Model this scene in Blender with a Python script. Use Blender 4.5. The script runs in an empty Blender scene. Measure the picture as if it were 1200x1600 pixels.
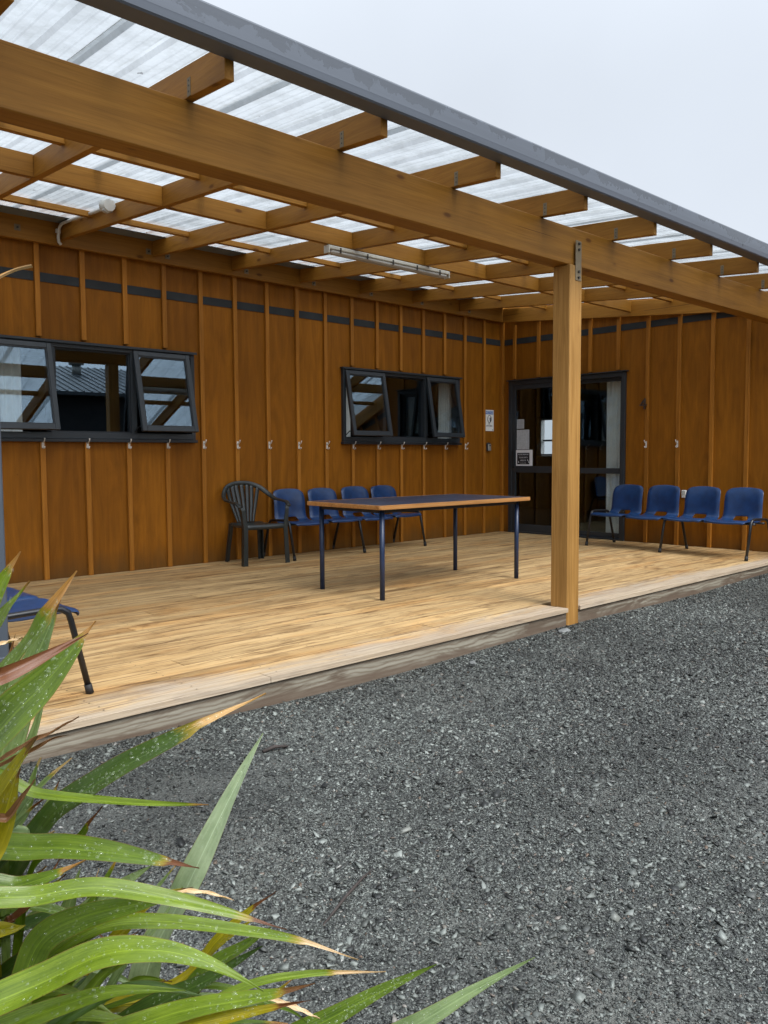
import bpy, bmesh, math, random
import numpy as np
from mathutils import Vector, Matrix
R = math.radians
scene = bpy.context.scene
COL = scene.collection

# ---------------------------------------------------------------- camera
cd = bpy.data.cameras.new('camera'); cam = bpy.data.objects.new('camera', cd); COL.objects.link(cam)
right = Vector((0.72546, -0.68824, -0.0056)); fwd = Vector((0.68640, 0.72404, -0.06795))
right = (right - fwd * right.dot(fwd) / fwd.length_squared).normalized(); fwd.normalize(); up = right.cross(fwd)
m = Matrix.Identity(4)
for i in range(3):
    m[i][0] = right[i]; m[i][1] = up[i]; m[i][2] = -fwd[i]
m.translation = Vector((-9.1869, -7.2677, 1.0725))
cam.matrix_world = m
cd.sensor_fit = 'VERTICAL'; cd.sensor_height = 36.0; cd.lens = 36.0 * 1280.18 / 1600.0
cd.clip_start = 0.05; cd.clip_end = 600
scene.camera = cam

# ---------------------------------------------------------------- sky, sun, exposure
SUN_EL, SUN_AZ = R(48), R(182)          # behind the camera, out over the yard, veiled by cloud
w = bpy.data.worlds.new('World'); scene.world = w; w.use_nodes = True
nt = w.node_tree; nt.nodes.clear()
def N(t, typ, **kw):
    n = t.nodes.new(typ)
    for k, v in kw.items(): setattr(n, k, v)
    return n
out = N(nt, 'ShaderNodeOutputWorld'); bg = N(nt, 'ShaderNodeBackground')
sky = N(nt, 'ShaderNodeTexSky', sky_type='NISHITA', sun_disc=False, sun_elevation=SUN_EL, sun_rotation=SUN_AZ)
sky.dust_density = 4.0; sky.air_density = 1.0; sky.ozone_density = 1.0
hs = N(nt, 'ShaderNodeHueSaturation'); hs.inputs['Saturation'].default_value = 0.25
nt.links.new(sky.outputs[0], hs.inputs['Color'])
tc = N(nt, 'ShaderNodeTexCoord'); sep = N(nt, 'ShaderNodeSeparateXYZ'); nt.links.new(tc.outputs['Generated'], sep.inputs[0])
# overcast dome: brighter towards the zenith and round the veiled sun, faint cloud structure
grad = N(nt, 'ShaderNodeMapRange', interpolation_type='SMOOTHSTEP'); grad.inputs['From Min'].default_value = 0.35; grad.inputs['From Max'].default_value = 1.0
grad.inputs['To Min'].default_value = 4.0; grad.inputs['To Max'].default_value = 9.0
nt.links.new(sep.outputs['Z'], grad.inputs['Value'])
dt = N(nt, 'ShaderNodeVectorMath', operation='DOT_PRODUCT'); nt.links.new(tc.outputs['Generated'], dt.inputs[0])
dt.inputs[1].default_value = (math.sin(SUN_AZ) * math.cos(SUN_EL), math.cos(SUN_AZ) * math.cos(SUN_EL), math.sin(SUN_EL))
glow = N(nt, 'ShaderNodeMapRange', interpolation_type='SMOOTHSTEP'); glow.inputs['From Min'].default_value = 0.35; glow.inputs['From Max'].default_value = 1.0
glow.inputs['To Min'].default_value = 0.0; glow.inputs['To Max'].default_value = 9.0
nt.links.new(dt.outputs['Value'], glow.inputs['Value'])
gsum = N(nt, 'ShaderNodeMath', operation='ADD'); nt.links.new(grad.outputs[0], gsum.inputs[0]); nt.links.new(glow.outputs[0], gsum.inputs[1])
cn = N(nt, 'ShaderNodeTexNoise'); cn.inputs['Scale'].default_value = 2.2; cn.inputs['Detail'].default_value = 4
nt.links.new(tc.outputs['Generated'], cn.inputs['Vector'])
cmr = N(nt, 'ShaderNodeMapRange'); cmr.inputs['From Min'].default_value = 0.3; cmr.inputs['From Max'].default_value = 0.7
cmr.inputs['To Min'].default_value = 0.94; cmr.inputs['To Max'].default_value = 1.05
nt.links.new(cn.outputs['Fac'], cmr.inputs['Value'])
mu = N(nt, 'ShaderNodeMath', operation='MULTIPLY'); nt.links.new(gsum.outputs[0], mu.inputs[0]); nt.links.new(cmr.outputs[0], mu.inputs[1])
cc = N(nt, 'ShaderNodeVectorMath', operation='SCALE'); cc.inputs[0].default_value = (0.92, 1.005, 1.125)
nt.links.new(mu.outputs[0], cc.inputs['Scale'])
mx = N(nt, 'ShaderNodeMixRGB'); mx.inputs[0].default_value = 0.9
nt.links.new(hs.outputs[0], mx.inputs[1]); nt.links.new(cc.outputs[0], mx.inputs[2])
nt.links.new(mx.outputs[0], bg.inputs[0]); bg.inputs[1].default_value = 0.10
nt.links.new(bg.outputs[0], out.inputs[0])
sl = bpy.data.lights.new('sun', 'SUN'); sl.energy = 1.5; sl.angle = R(24); sl.color = (1.0, 0.97, 0.92)
so = bpy.data.objects.new('sun', sl); COL.objects.link(so)
sd = Vector((math.sin(SUN_AZ) * math.cos(SUN_EL), math.cos(SUN_AZ) * math.cos(SUN_EL), math.sin(SUN_EL)))
so.rotation_euler = (-sd).to_track_quat('-Z', 'Y').to_euler(); so.location = (0, -10, 12)
scene.view_settings.view_transform = 'Standard'; scene.view_settings.look = 'None'
scene.view_settings.exposure = 1.08; scene.view_settings.gamma = 1
scene.cycles.use_denoising = True
scene.cycles.max_bounces = 10; scene.cycles.diffuse_bounces = 5; scene.cycles.glossy_bounces = 4
scene.cycles.transparent_max_bounces = 12; scene.cycles.transmission_bounces = 8

# ---------------------------------------------------------------- object helpers
def link(o, parent=None):
    COL.objects.link(o)
    if parent is not None:
        o.parent = parent
        o.matrix_parent_inverse = parent_inv(parent)
    return o
def world_of(o):
    m_ = o.matrix_basis.copy()
    return m_ if o.parent is None else world_of(o.parent) @ o.matrix_parent_inverse @ m_
def parent_inv(p): return world_of(p).inverted()
def props(o, label=None, cat=None, group=None, kind=None):
    if label: o['label'] = label
    if cat: o['category'] = cat
    if group: o['group'] = group
    if kind: o['kind'] = kind
    return o
def empty(name, loc, label, cat, group=None, rz=0.0):
    o = bpy.data.objects.new(name, None); o.empty_display_size = 0.1
    COL.objects.link(o); o.location = loc; o.rotation_euler = (0, 0, rz)
    return props(o, label, cat, group)
class MB:
    """collects shapes in one bmesh; build() links them as ONE mesh object"""
    def __init__(s): s.bm = bmesh.new(); s.mi = 0
    def _m(s, fs):
        for f in fs: f.material_index = s.mi
    def hexa(s, v8, bev=0.0):
        vs = [s.bm.verts.new(v) for v in v8]
        fs = [s.bm.faces.new([vs[i] for i in q]) for q in ((0,3,2,1),(4,5,6,7),(0,1,5,4),(1,2,6,5),(2,3,7,6),(3,0,4,7))]
        s._m(fs)
        if bev > 0:
            es = list({e for f in fs for e in f.edges})
            bmesh.ops.bevel(s.bm, geom=es, offset=bev, segments=1, affect='EDGES')
        return s
    def box(s, a, b, bev=0.0):
        x0,x1 = sorted((a[0],b[0])); y0,y1 = sorted((a[1],b[1])); z0,z1 = sorted((a[2],b[2]))
        return s.hexa([(x0,y0,z0),(x1,y0,z0),(x1,y1,z0),(x0,y1,z0),(x0,y0,z1),(x1,y0,z1),(x1,y1,z1),(x0,y1,z1)], bev)
    def tube(s, pts, r, n=10, caps=True, closed=False):
        P = [Vector(p) for p in pts]; rr = r if isinstance(r, (list, tuple)) else [r] * len(P)
        rings = []; prev = None
        for i, p in enumerate(P):
            if closed: t = P[(i+1) % len(P)] - P[i-1]
            else: t = (P[min(i+1, len(P)-1)] - P[max(i-1, 0)])
            t.normalize()
            if prev is None:
                a = Vector((0,0,1)) if abs(t.z) < .9 else Vector((1,0,0)); u = t.cross(a).normalized()
            else: u = (prev - t * prev.dot(t)).normalized()
            prev = u; v = t.cross(u)
            ra = rr[i] if isinstance(rr[i], tuple) else (rr[i], rr[i])
            rings.append([s.bm.verts.new(p + u * math.cos(2*math.pi*k/n) * ra[0] + v * math.sin(2*math.pi*k/n) * ra[1]) for k in range(n)])
        m_ = len(rings); fs = []
        for i in range(m_ if closed else m_ - 1):
            A, B = rings[i], rings[(i+1) % m_]
            for k in range(n):
                f = s.bm.faces.new((A[k], A[(k+1)%n], B[(k+1)%n], B[k])); f.smooth = True; fs.append(f)
        if caps and not closed:
            fs.append(s.bm.faces.new(rings[0][::-1])); fs.append(s.bm.faces.new(rings[-1]))
        s._m(fs); return s
    def prism(s, poly, fn, h0, h1):
        a = [s.bm.verts.new(fn(u, v, h0)) for u, v in poly]; b = [s.bm.verts.new(fn(u, v, h1)) for u, v in poly]; n = len(poly)
        fs = [s.bm.faces.new((a[i], a[(i+1)%n], b[(i+1)%n], b[i])) for i in range(n)]
        fs += [s.bm.faces.new(a[::-1]), s.bm.faces.new(b)]
        s._m(fs); return s
    def xf(s, mat): bmesh.ops.transform(s.bm, matrix=mat, verts=s.bm.verts); return s
    def build(s, name, mats, parent=None, smooth=False):
        bmesh.ops.recalc_face_normals(s.bm, faces=s.bm.faces)
        me = bpy.data.meshes.new(name); s.bm.to_mesh(me); s.bm.free()
        for mt in (mats if isinstance(mats, (list, tuple)) else [mats]): me.materials.append(mt)
        if smooth:
            for p in me.polygons: p.use_smooth = True
        o = bpy.data.objects.new(name, me)
        return link(o, parent)
def local(o):                       # mesh already in its parent's own coordinates
    o.matrix_parent_inverse = Matrix.Identity(4); return o
def text_mesh(body, size, extrude, mat4, align='CENTER'):
    cu = bpy.data.curves.new('lettering', 'FONT'); cu.body = body; cu.size = size; cu.extrude = extrude; cu.align_x = align; cu.align_y = 'CENTER'
    cu.resolution_u = 3
    to = bpy.data.objects.new('lettering', cu); COL.objects.link(to)
    dg = bpy.context.evaluated_depsgraph_get(); dg.update()
    me = bpy.data.meshes.new_from_object(to.evaluated_get(dg))
    bpy.data.objects.remove(to); me.transform(mat4); return me
def text_obj(name, body, size, extrude, origin, plane, mat, parent=None, align='CENTER'):
    X, Y, Z = {'A': ((1,0,0),(0,0,1),(0,-1,0)), 'B': ((0,-1,0),(0,0,1),(-1,0,0))}[plane]
    M = Matrix(((X[0],Y[0],Z[0],origin[0]),(X[1],Y[1],Z[1],origin[1]),(X[2],Y[2],Z[2],origin[2]),(0,0,0,1)))
    me = text_mesh(body, size, extrude, M, align); me.name = name; me.materials.clear(); me.materials.append(mat)
    return link(bpy.data.objects.new(name, me), parent)

# ---------------------------------------------------------------- materials
def new_mat(name):
    mt = bpy.data.materials.new(name); mt.use_nodes = True; t = mt.node_tree
    return mt, t, t.nodes['Principled BSDF']
def noise(t, vec, scale, detail=4, rough=.55, dist=0.0):
    n = N(t, 'ShaderNodeTexNoise'); n.inputs['Scale'].default_value = scale; n.inputs['Detail'].default_value = detail
    n.inputs['Roughness'].default_value = rough; n.inputs['Distortion'].default_value = dist
    t.links.new(vec, n.inputs['Vector']); return n.outputs['Fac']
def ramp(t, fac, stops, interp='LINEAR'):
    r = N(t, 'ShaderNodeValToRGB'); r.color_ramp.interpolation = interp; e = r.color_ramp.elements
    while len(e) < len(stops): e.new(.5)
    for el, (p, c) in zip(e, stops): el.position = p; el.color = (*c, 1) if len(c) == 3 else c
    t.links.new(fac, r.inputs[0]); return r.outputs[0]
def mapping(t, vec, scale, loc=None):
    mp = N(t, 'ShaderNodeMapping'); mp.inputs['Scale'].default_value = scale; t.links.new(vec, mp.inputs['Vector'])
    if loc is not None: t.links.new(loc, mp.inputs['Location'])
    return mp.outputs[0]
def mix(t, fac, a, b, mode='MIX'):
    n = N(t, 'ShaderNodeMixRGB', blend_type=mode)
    for i, v in ((0, fac), (1, a), (2, b)):
        if hasattr(v, 'links') or hasattr(v, 'is_linked'): t.links.new(v, n.inputs[i])
        elif isinstance(v, (int, float)): n.inputs[i].default_value = v if i == 0 else (v, v, v, 1)
        else: n.inputs[i].default_value = (*v, 1)
    return n.outputs[0]
def math_(t, op, a, b=None):
    n = N(t, 'ShaderNodeMath', operation=op)
    for i, v in ((0, a), (1, b)):
        if v is None: continue
        if isinstance(v, (int, float)): n.inputs[i].default_value = v
        else: t.links.new(v, n.inputs[i])
    return n.outputs[0]
def bump(t, b, h, strength, dist=.01):
    n = N(t, 'ShaderNodeBump'); n.inputs['Strength'].default_value = strength; n.inputs['Distance'].default_value = dist
    t.links.new(h, n.inputs['Height']); t.links.new(n.outputs[0], b.inputs['Normal'])
def coords(t, per_object=True):
    tcn = N(t, 'ShaderNodeTexCoord'); v = tcn.outputs['Object']
    if not per_object: return v
    oi = N(t, 'ShaderNodeObjectInfo'); vm = N(t, 'ShaderNodeVectorMath', operation='SCALE'); vm.inputs[0].default_value = (37.1, 21.7, 53.3)
    t.links.new(oi.outputs['Random'], vm.inputs['Scale'])
    ad = N(t, 'ShaderNodeVectorMath', operation='ADD'); t.links.new(v, ad.inputs[0]); t.links.new(vm.outputs[0], ad.inputs[1])
    return ad.outputs[0]
def plain(name, c, rough=.5, metal=0.0, var=.12, scale=9.0, bmp=0.0, spec=.5):
    mt, t, b = new_mat(name); v = coords(t)
    n = noise(t, v, scale, 5)
    dk = tuple(x * (1 - var) for x in c); lt = tuple(min(1, x * (1 + var)) for x in c)
    t.links.new(ramp(t, n, [(.3, dk), (.7, lt)]), b.inputs['Base Color'])
    rr = N(t, 'ShaderNodeMapRange'); rr.inputs['To Min'].default_value = max(.03, rough - .08); rr.inputs['To Max'].default_value = min(1, rough + .08)
    t.links.new(noise(t, v, scale * 2.3, 3), rr.inputs['Value']); t.links.new(rr.outputs[0], b.inputs['Roughness'])
    b.inputs['Metallic'].default_value = metal; b.inputs['Specular IOR Level'].default_value = spec
    if bmp: bump(t, b, noise(t, v, scale * 20, 3), bmp, .002)
    return mt
def wood(name, axis, c0, c1, c2, rough=.55, knots=True, scale=1.0, var=.25, bmp=.15):
    """stained softwood: long grain along one axis, a few knots, board-to-board variation"""
    mt, t, b = new_mat(name); v = coords(t)
    s = [34 * scale] * 3; s['xyz'.index(axis)] = 1.1 * scale
    g = noise(t, mapping(t, v, s), 1.0, 5, .6, 1.6)
    s2 = [9 * scale] * 3; s2['xyz'.index(axis)] = .5 * scale
    g2 = noise(t, mapping(t, v, s2), 1.0, 3, .5, .8)
    col = ramp(t, g, [(.28, c0), (.5, c1), (.74, c2)])
    col = mix(t, .5, col, ramp(t, g2, [(.3, (.72,.70,.66)), (.7, (1.15,1.14,1.1))]), 'MULTIPLY')
    big = noise(t, v, 1.3, 3)
    col = mix(t, .7, col, ramp(t, big, [(.3, (.84,.82,.8)), (.7, (1.1,1.1,1.1))]), 'MULTIPLY')
    s3 = [130 * scale] * 3; s3['xyz'.index(axis)] = 3.0 * scale
    fine = noise(t, mapping(t, v, s3), 1.0, 4, .7, .6)
    col = mix(t, .55, col, ramp(t, fine, [(.32, (.72,.68,.62)), (.6, (1.06,1.06,1.06))]), 'MULTIPLY')
    s4 = [46 * scale] * 3; s4['xyz'.index(axis)] = .45 * scale
    chk = noise(t, mapping(t, v, s4), 1.0, 2, .4, .3)
    col = mix(t, .8, col, ramp(t, chk, [(.235, (.30,.22,.15)), (.262, (1,1,1))]), 'MULTIPLY')          # drying checks
    if knots:
        ks = [5.2] * 3; ks['xyz'.index(axis)] = 2.1
        vo = N(t, 'ShaderNodeTexVoronoi'); vo.inputs['Scale'].default_value = 1.0; t.links.new(mapping(t, v, ks), vo.inputs['Vector'])
        k = ramp(t, vo.outputs['Distance'], [(.0, (.28,.2,.14)), (.055, (.42,.32,.24)), (.085, (.9,.88,.85)), (.13, (1,1,1))])
        col = mix(t, .85, col, k, 'MULTIPLY')
    oi = N(t, 'ShaderNodeObjectInfo')
    col = mix(t, var * 2, col, ramp(t, oi.outputs['Random'], [(0, (.82,.80,.78)), (1, (1.12,1.12,1.1))]), 'MULTIPLY')
    t.links.new(col, b.inputs['Base Color']); b.inputs['Roughness'].default_value = rough; b.inputs['Specular IOR Level'].default_value = .2
    if bmp: bump(t, b, g, bmp, .004)
    return mt
T0, T1, T2 = (.265,.115,.014), (.320,.143,.020), (.365,.172,.028)
W_X = wood('stained_timber_along_beam', 'x', T0, T1, T2)
W_Y = wood('stained_timber_along_rafter', 'y', T0, T1, T2)
W_Z = wood('paler_stained_timber_upright', 'z', (.25,.125,.030), (.345,.182,.050), (.42,.235,.075))
W_BAT = wood('stained_batten', 'z', (.265,.098,.010), (.35,.138,.016), (.42,.175,.024), knots=False)
def ply_mat(name, axis):
    mt, t, b = new_mat(name); v = coords(t, False)
    s = N(t, 'ShaderNodeSeparateXYZ'); t.links.new(v, s.inputs[0])
    off = .414 if axis == 0 else .23
    cell = math_(t, 'FLOOR', math_(t, 'DIVIDE', math_(t, 'ADD', s.outputs[axis], off), .4))
    wn = N(t, 'ShaderNodeTexWhiteNoise', noise_dimensions='1D'); t.links.new(cell, wn.inputs['W'])
    cmb = N(t, 'ShaderNodeCombineXYZ'); t.links.new(math_(t, 'MULTIPLY', wn.outputs['Value'], 40.0), cmb.inputs[2])
    ad = N(t, 'ShaderNodeVectorMath', operation='ADD'); t.links.new(v, ad.inputs[0]); t.links.new(cmb.outputs[0], ad.inputs[1])
    g = noise(t, mapping(t, ad.outputs[0], (70, 70, 2.2)), 1.0, 5, .65, 1.2)
    fig = noise(t, mapping(t, ad.outputs[0], (5, 5, .9)), 1.0, 4, .55, 2.5)
    col = ramp(t, g, [(.18, (.200,.072,.0042)), (.5, (.240,.088,.0056)), (.85, (.288,.109,.0078))])
    col = mix(t, .8, col, ramp(t, fig, [(.3, (.76,.73,.68)), (.7, (1.20,1.19,1.17))]), 'MULTIPLY')
    col = mix(t, .7, col, ramp(t, wn.outputs['Value'], [(0, (.76,.73,.70)), (1, (1.16,1.16,1.16))]), 'MULTIPLY')
    # water streaks running down the stain
    st = noise(t, mapping(t, v, (16, 16, .35)), 1.0, 3, .5)
    col = mix(t, .5, col, ramp(t, st, [(.35, (.8,.76,.72)), (.6, (1,1,1))]), 'MULTIPLY')
    # darker brown towards the deck, with a ragged upper edge
    zc = math_(t, 'ADD', s.outputs[2], math_(t, 'MULTIPLY', noise(t, mapping(t, v, (6, 6, 2)), 1.0, 4), .35))
    col = mix(t, ramp(t, math_(t, 'MULTIPLY', zc, .33), [(.06, (.62,.62,.62)), (.13, (0,0,0))]), col, (.085,.045,.014))
    sp = N(t, 'ShaderNodeTexVoronoi'); sp.inputs['Scale'].default_value = 3.1; t.links.new(v, sp.inputs['Vector'])
    col = mix(t, .5, col, ramp(t, sp.outputs['Distance'], [(0, (.5,.42,.35)), (.022, (.7,.6,.5)), (.03, (1,1,1))]), 'MULTIPLY')
    t.links.new(col, b.inputs['Base Color']); b.inputs['Roughness'].default_value = .55; b.inputs['Specular IOR Level'].default_value = .16
    bump(t, b, g, .18, .003); return mt
PLY_A, PLY_B = ply_mat('stained_plywood_long_wall', 0), ply_mat('stained_plywood_door_wall', 1)
def deck_mat():
    mt, t, b = new_mat('weathered_deck_boards'); v = coords(t, False)
    s0 = N(t, 'ShaderNodeSeparateXYZ'); t.links.new(v, s0.inputs[0])
    at = N(t, 'ShaderNodeAttribute', attribute_name='board'); rnd = at.outputs['Fac']
    cmb = N(t, 'ShaderNodeCombineXYZ')
    for i, k in enumerate((61.0, 17.0, 31.0)): t.links.new(math_(t, 'MULTIPLY', rnd, k), cmb.inputs[i])
    ad = N(t, 'ShaderNodeVectorMath', operation='ADD'); t.links.new(v, ad.inputs[0]); t.links.new(cmb.outputs[0], ad.inputs[1]); vv = ad.outputs[0]
    g = noise(t, mapping(t, vv, (1.3, 55, 55)), 1.0, 6, .65, 1.4)
    g2 = noise(t, mapping(t, vv, (.7, 11, 11)), 1.0, 4, .6, 2.2)
    col = ramp(t, g, [(.22, (.20,.122,.058)), (.40, (.45,.30,.140)), (.62, (.56,.395,.20)), (.85, (.65,.49,.28))])
    col = mix(t, .8, col, ramp(t, g2, [(.30, (.60,.52,.41)), (.47, (.95,.94,.92)), (.72, (1.12,1.11,1.08))]), 'MULTIPLY')
    col = mix(t, .9, col, ramp(t, rnd, [(0, (.80,.77,.72)), (.5, (1,1,1)), (1, (1.14,1.12,1.08))]), 'MULTIPLY')
    blot = noise(t, mapping(t, v, (.8, 3.2, 3.2)), 1.0, 4, .6, .8)
    col = mix(t, ramp(t, blot, [(.48, (0,0,0)), (.68, (.75,.75,.75))]), col, mix(t, 1.0, col, (1.0,.80,.58), 'MULTIPLY'))     # patches that kept their stain
    # dark scuffs along the grain
    sc = noise(t, mapping(t, v, (2.2, 13, 13)), 1.0, 6, .7, 1.0)
    col = mix(t, .75, col, ramp(t, sc, [(.36, (.30,.23,.16)), (.50, (1,1,1))]), 'MULTIPLY')
    ks = N(t, 'ShaderNodeTexVoronoi'); ks.inputs['Scale'].default_value = 1.0; t.links.new(mapping(t, vv, (2.4, 7, 7)), ks.inputs['Vector'])
    col = mix(t, .7, col, ramp(t, ks.outputs['Distance'], [(0, (.3,.2,.13)), (.05, (.5,.38,.28)), (.09, (1,1,1))]), 'MULTIPLY')
    # grime held along the board edges, fine dark checks along the grain
    row = math_(t, 'FRACT', math_(t, 'DIVIDE', math_(t, 'ADD', math_(t, 'MULTIPLY', s0.outputs[1], -1.0), -.006), .1355))
    em = math_(t, 'ABSOLUTE', math_(t, 'SUBTRACT', row, .476))
    en = math_(t, 'ADD', em, math_(t, 'MULTIPLY', math_(t, 'SUBTRACT', noise(t, mapping(t, v, (1.5, 20, 20)), 1.0, 4), .5), .10))
    col = mix(t, ramp(t, en, [(.435, (0,0,0)), (.485, (.62,.62,.62))]), col, (.16,.098,.048))
    damp = noise(t, mapping(t, v, (.55, 1.6, 1.6)), 1.0, 5, .65, 1.0)
    col = mix(t, .45, col, ramp(t, damp, [(.34, (.74,.66,.55)), (.50, (1,1,1))]), 'MULTIPLY')       # damp, trodden areas
    ck = noise(t, mapping(t, vv, (1.0, 90, 90)), 1.0, 3, .5, .6)
    col = mix(t, .7, col, ramp(t, ck, [(.31, (.30,.22,.14)), (.40, (1,1,1))]), 'MULTIPLY')
    sc2 = noise(t, mapping(t, v, (5.0, 30, 30)), 1.0, 5, .7, .5)
    col = mix(t, .6, col, ramp(t, sc2, [(.31, (.4,.33,.25)), (.40, (1,1,1))]), 'MULTIPLY')
    # boards out in the rain have lost their stain and gone silver grey
    s = N(t, 'ShaderNodeSeparateXYZ'); t.links.new(v, s.inputs[0])
    edge = math_(t, 'ADD', s.outputs[1], math_(t, 'MULTIPLY', math_(t, 'SUBTRACT', noise(t, mapping(t, v, (.8, 3, 3)), 1.0, 4, .6, 1.5), .5), .7))
    wf = ramp(t, math_(t, 'MULTIPLY', edge, -.25), [(.945, (0,0,0)), (.985, (1,1,1))])
    g = math_(t, 'ADD', math_(t, 'MULTIPLY', g, .55), math_(t, 'MULTIPLY', noise(t, mapping(t, vv, (.9, 24, 24)), 1.0, 5, .65, 1.2), .45))
    grey = ramp(t, g, [(.34, (.13,.10,.075)), (.46, (.33,.27,.205)), (.64, (.48,.415,.33))])
    col = mix(t, math_(t, 'MULTIPLY', wf, .8), col, grey)
    t.links.new(col, b.inputs['Base Color']); b.inputs['Roughness'].default_value = .58; b.inputs['Specular IOR Level'].default_value = .35
    bump(t, b, g, .35, .004); return mt
DECK = deck_mat()
def fascia_mat():
    mt, t, b = new_mat('rain_stained_fascia_board'); v = coords(t, False)
    wp = noise(t, mapping(t, v, (1.3, 6, 7)), 1.0, 4, .6, 1.6)
    wv = N(t, 'ShaderNodeTexWave', wave_type='BANDS', bands_direction='Z'); wv.inputs['Scale'].default_value = 8.0; wv.inputs['Distortion'].default_value = 11.0
    wv.inputs['Detail'].default_value = 3; wv.inputs['Detail Scale'].default_value = .55; wv.inputs['Detail Roughness'].default_value = .55
    t.links.new(mapping(t, v, (.55, 1, 1.6)), wv.inputs['Vector'])
    col = ramp(t, wv.outputs['Fac'], [(.02, (.165,.135,.098)), (.25, (.215,.19,.145)), (.6, (.245,.222,.172)), (.95, (.265,.242,.19))])
    col = mix(t, ramp(t, wp, [(.40, (.9,.9,.9)), (.52, (0,0,0))]), col, (.095,.066,.043))
    g = noise(t, mapping(t, v, (2.0, 50, 60)), 1.0, 6, .65, 1.0)
    col = mix(t, .6, col, ramp(t, g, [(.3, (.62,.58,.52)), (.65, (1.1,1.1,1.1))]), 'MULTIPLY')
    s = N(t, 'ShaderNodeSeparateXYZ'); t.links.new(v, s.inputs[0])
    zz = math_(t, 'ADD', s.outputs[2], math_(t, 'MULTIPLY', math_(t, 'SUBTRACT', wp, .5), .12))
    col = mix(t, ramp(t, math_(t, 'ADD', zz, .2), [(.080, (.85,.85,.85)), (.108, (0,0,0))]), col, (.100,.068,.045))      # splash-back
    col = mix(t, ramp(t, math_(t, 'ADD', zz, .2), [(.142, (0,0,0)), (.170, (.8,.8,.8))]), col, (.130,.095,.064))     # drip stain under the boards
    t.links.new(col, b.inputs['Base Color']); b.inputs['Roughness'].default_value = .75
    bump(t, b, g, .4, .004); return mt
FASCIA = fascia_mat()
def gravel_mat(name, stones):
    mt, t, b = new_mat(name)
    if stones:
        at = N(t, 'ShaderNodeAttribute', attribute_name='tone'); col = ramp(t, at.outputs['Fac'],
            [(0, (.012,.013,.012)), (.25, (.028,.030,.028)), (.55, (.068,.073,.066)), (.82, (.125,.136,.123)), (.965, (.20,.215,.195)), (.985, (.085,.052,.032)), (1, (.30,.305,.285))])
        v = coords(t, False)
        col = mix(t, .5, col, ramp(t, noise(t, v, 160, 3), [(.3, (.72,.72,.72)), (.7, (1.15,1.15,1.15))]), 'MULTIPLY')
        col = mix(t, .8, col, ramp(t, noise(t, v, .75, 4), [(.35, (.58,.58,.58)), (.65, (1.35,1.35,1.35))]), 'MULTIPLY')
        t.links.new(col, b.inputs['Base Color']); b.inputs['Roughness'].default_value = .5; b.inputs['Specular IOR Level'].default_value = .45
        return mt
    v = coords(t, False)
    def layer(sc):
        vo = N(t, 'ShaderNodeTexVoronoi'); vo.inputs['Scale'].default_value = sc; vo.inputs['Randomness'].default_value = 1
        ds = N(t, 'ShaderNodeVectorMath', operation='ADD'); t.links.new(v, ds.inputs[0])
        nn = N(t, 'ShaderNodeTexNoise'); nn.inputs['Scale'].default_value = sc * 1.2; t.links.new(v, nn.inputs['Vector'])
        sc_ = N(t, 'ShaderNodeVectorMath', operation='SCALE'); sc_.inputs['Scale'].default_value = .9 / sc; t.links.new(nn.outputs['Color'], sc_.inputs[0])
        t.links.new(sc_.outputs[0], ds.inputs[1]); t.links.new(ds.outputs[0], vo.inputs['Vector'])
        sp = N(t, 'ShaderNodeSeparateColor'); t.links.new(vo.outputs['Color'], sp.inputs[0])
        return vo.outputs['Distance'], sp.outputs[0]
    d1, c1 = layer(125); d2, c2 = layer(260)
    stops = [(0, (.013,.014,.013)), (.3, (.035,.038,.035)), (.7, (.076,.082,.074)), (.9, (.13,.139,.126)), (1, (.20,.208,.19))]
    col = mix(t, .45, ramp(t, c1, stops), ramp(t, c2, stops))
    col = mix(t, .8, col, ramp(t, d1, [(.0, (1.1,1.1,1.1)), (.45, (.95,.95,.95)), (.8, (.35,.35,.35))]), 'MULTIPLY')
    pat = noise(t, v, 1.1, 5, .62)
    col = mix(t, ramp(t, pat, [(.50, (0,0,0)), (.64, (.7,.7,.7))]), col, (.128,.130,.115))     # pale compacted fines
    col = mix(t, .6, col, ramp(t, noise(t, v, .75, 4), [(.35, (.58,.58,.58)), (.65, (1.35,1.35,1.35))]), 'MULTIPLY')
    t.links.new(col, b.inputs['Base Color']); b.inputs['Roughness'].default_value = .62
    h = math_(t, 'ADD', math_(t, 'MULTIPLY', d1, -1.0), math_(t, 'MULTIPLY', d2, -.4))
    bump(t, b, h, .9, .008); return mt
GROUND, STONE = gravel_mat('gravel_bed', False), gravel_mat('gravel_chips', True)
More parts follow.
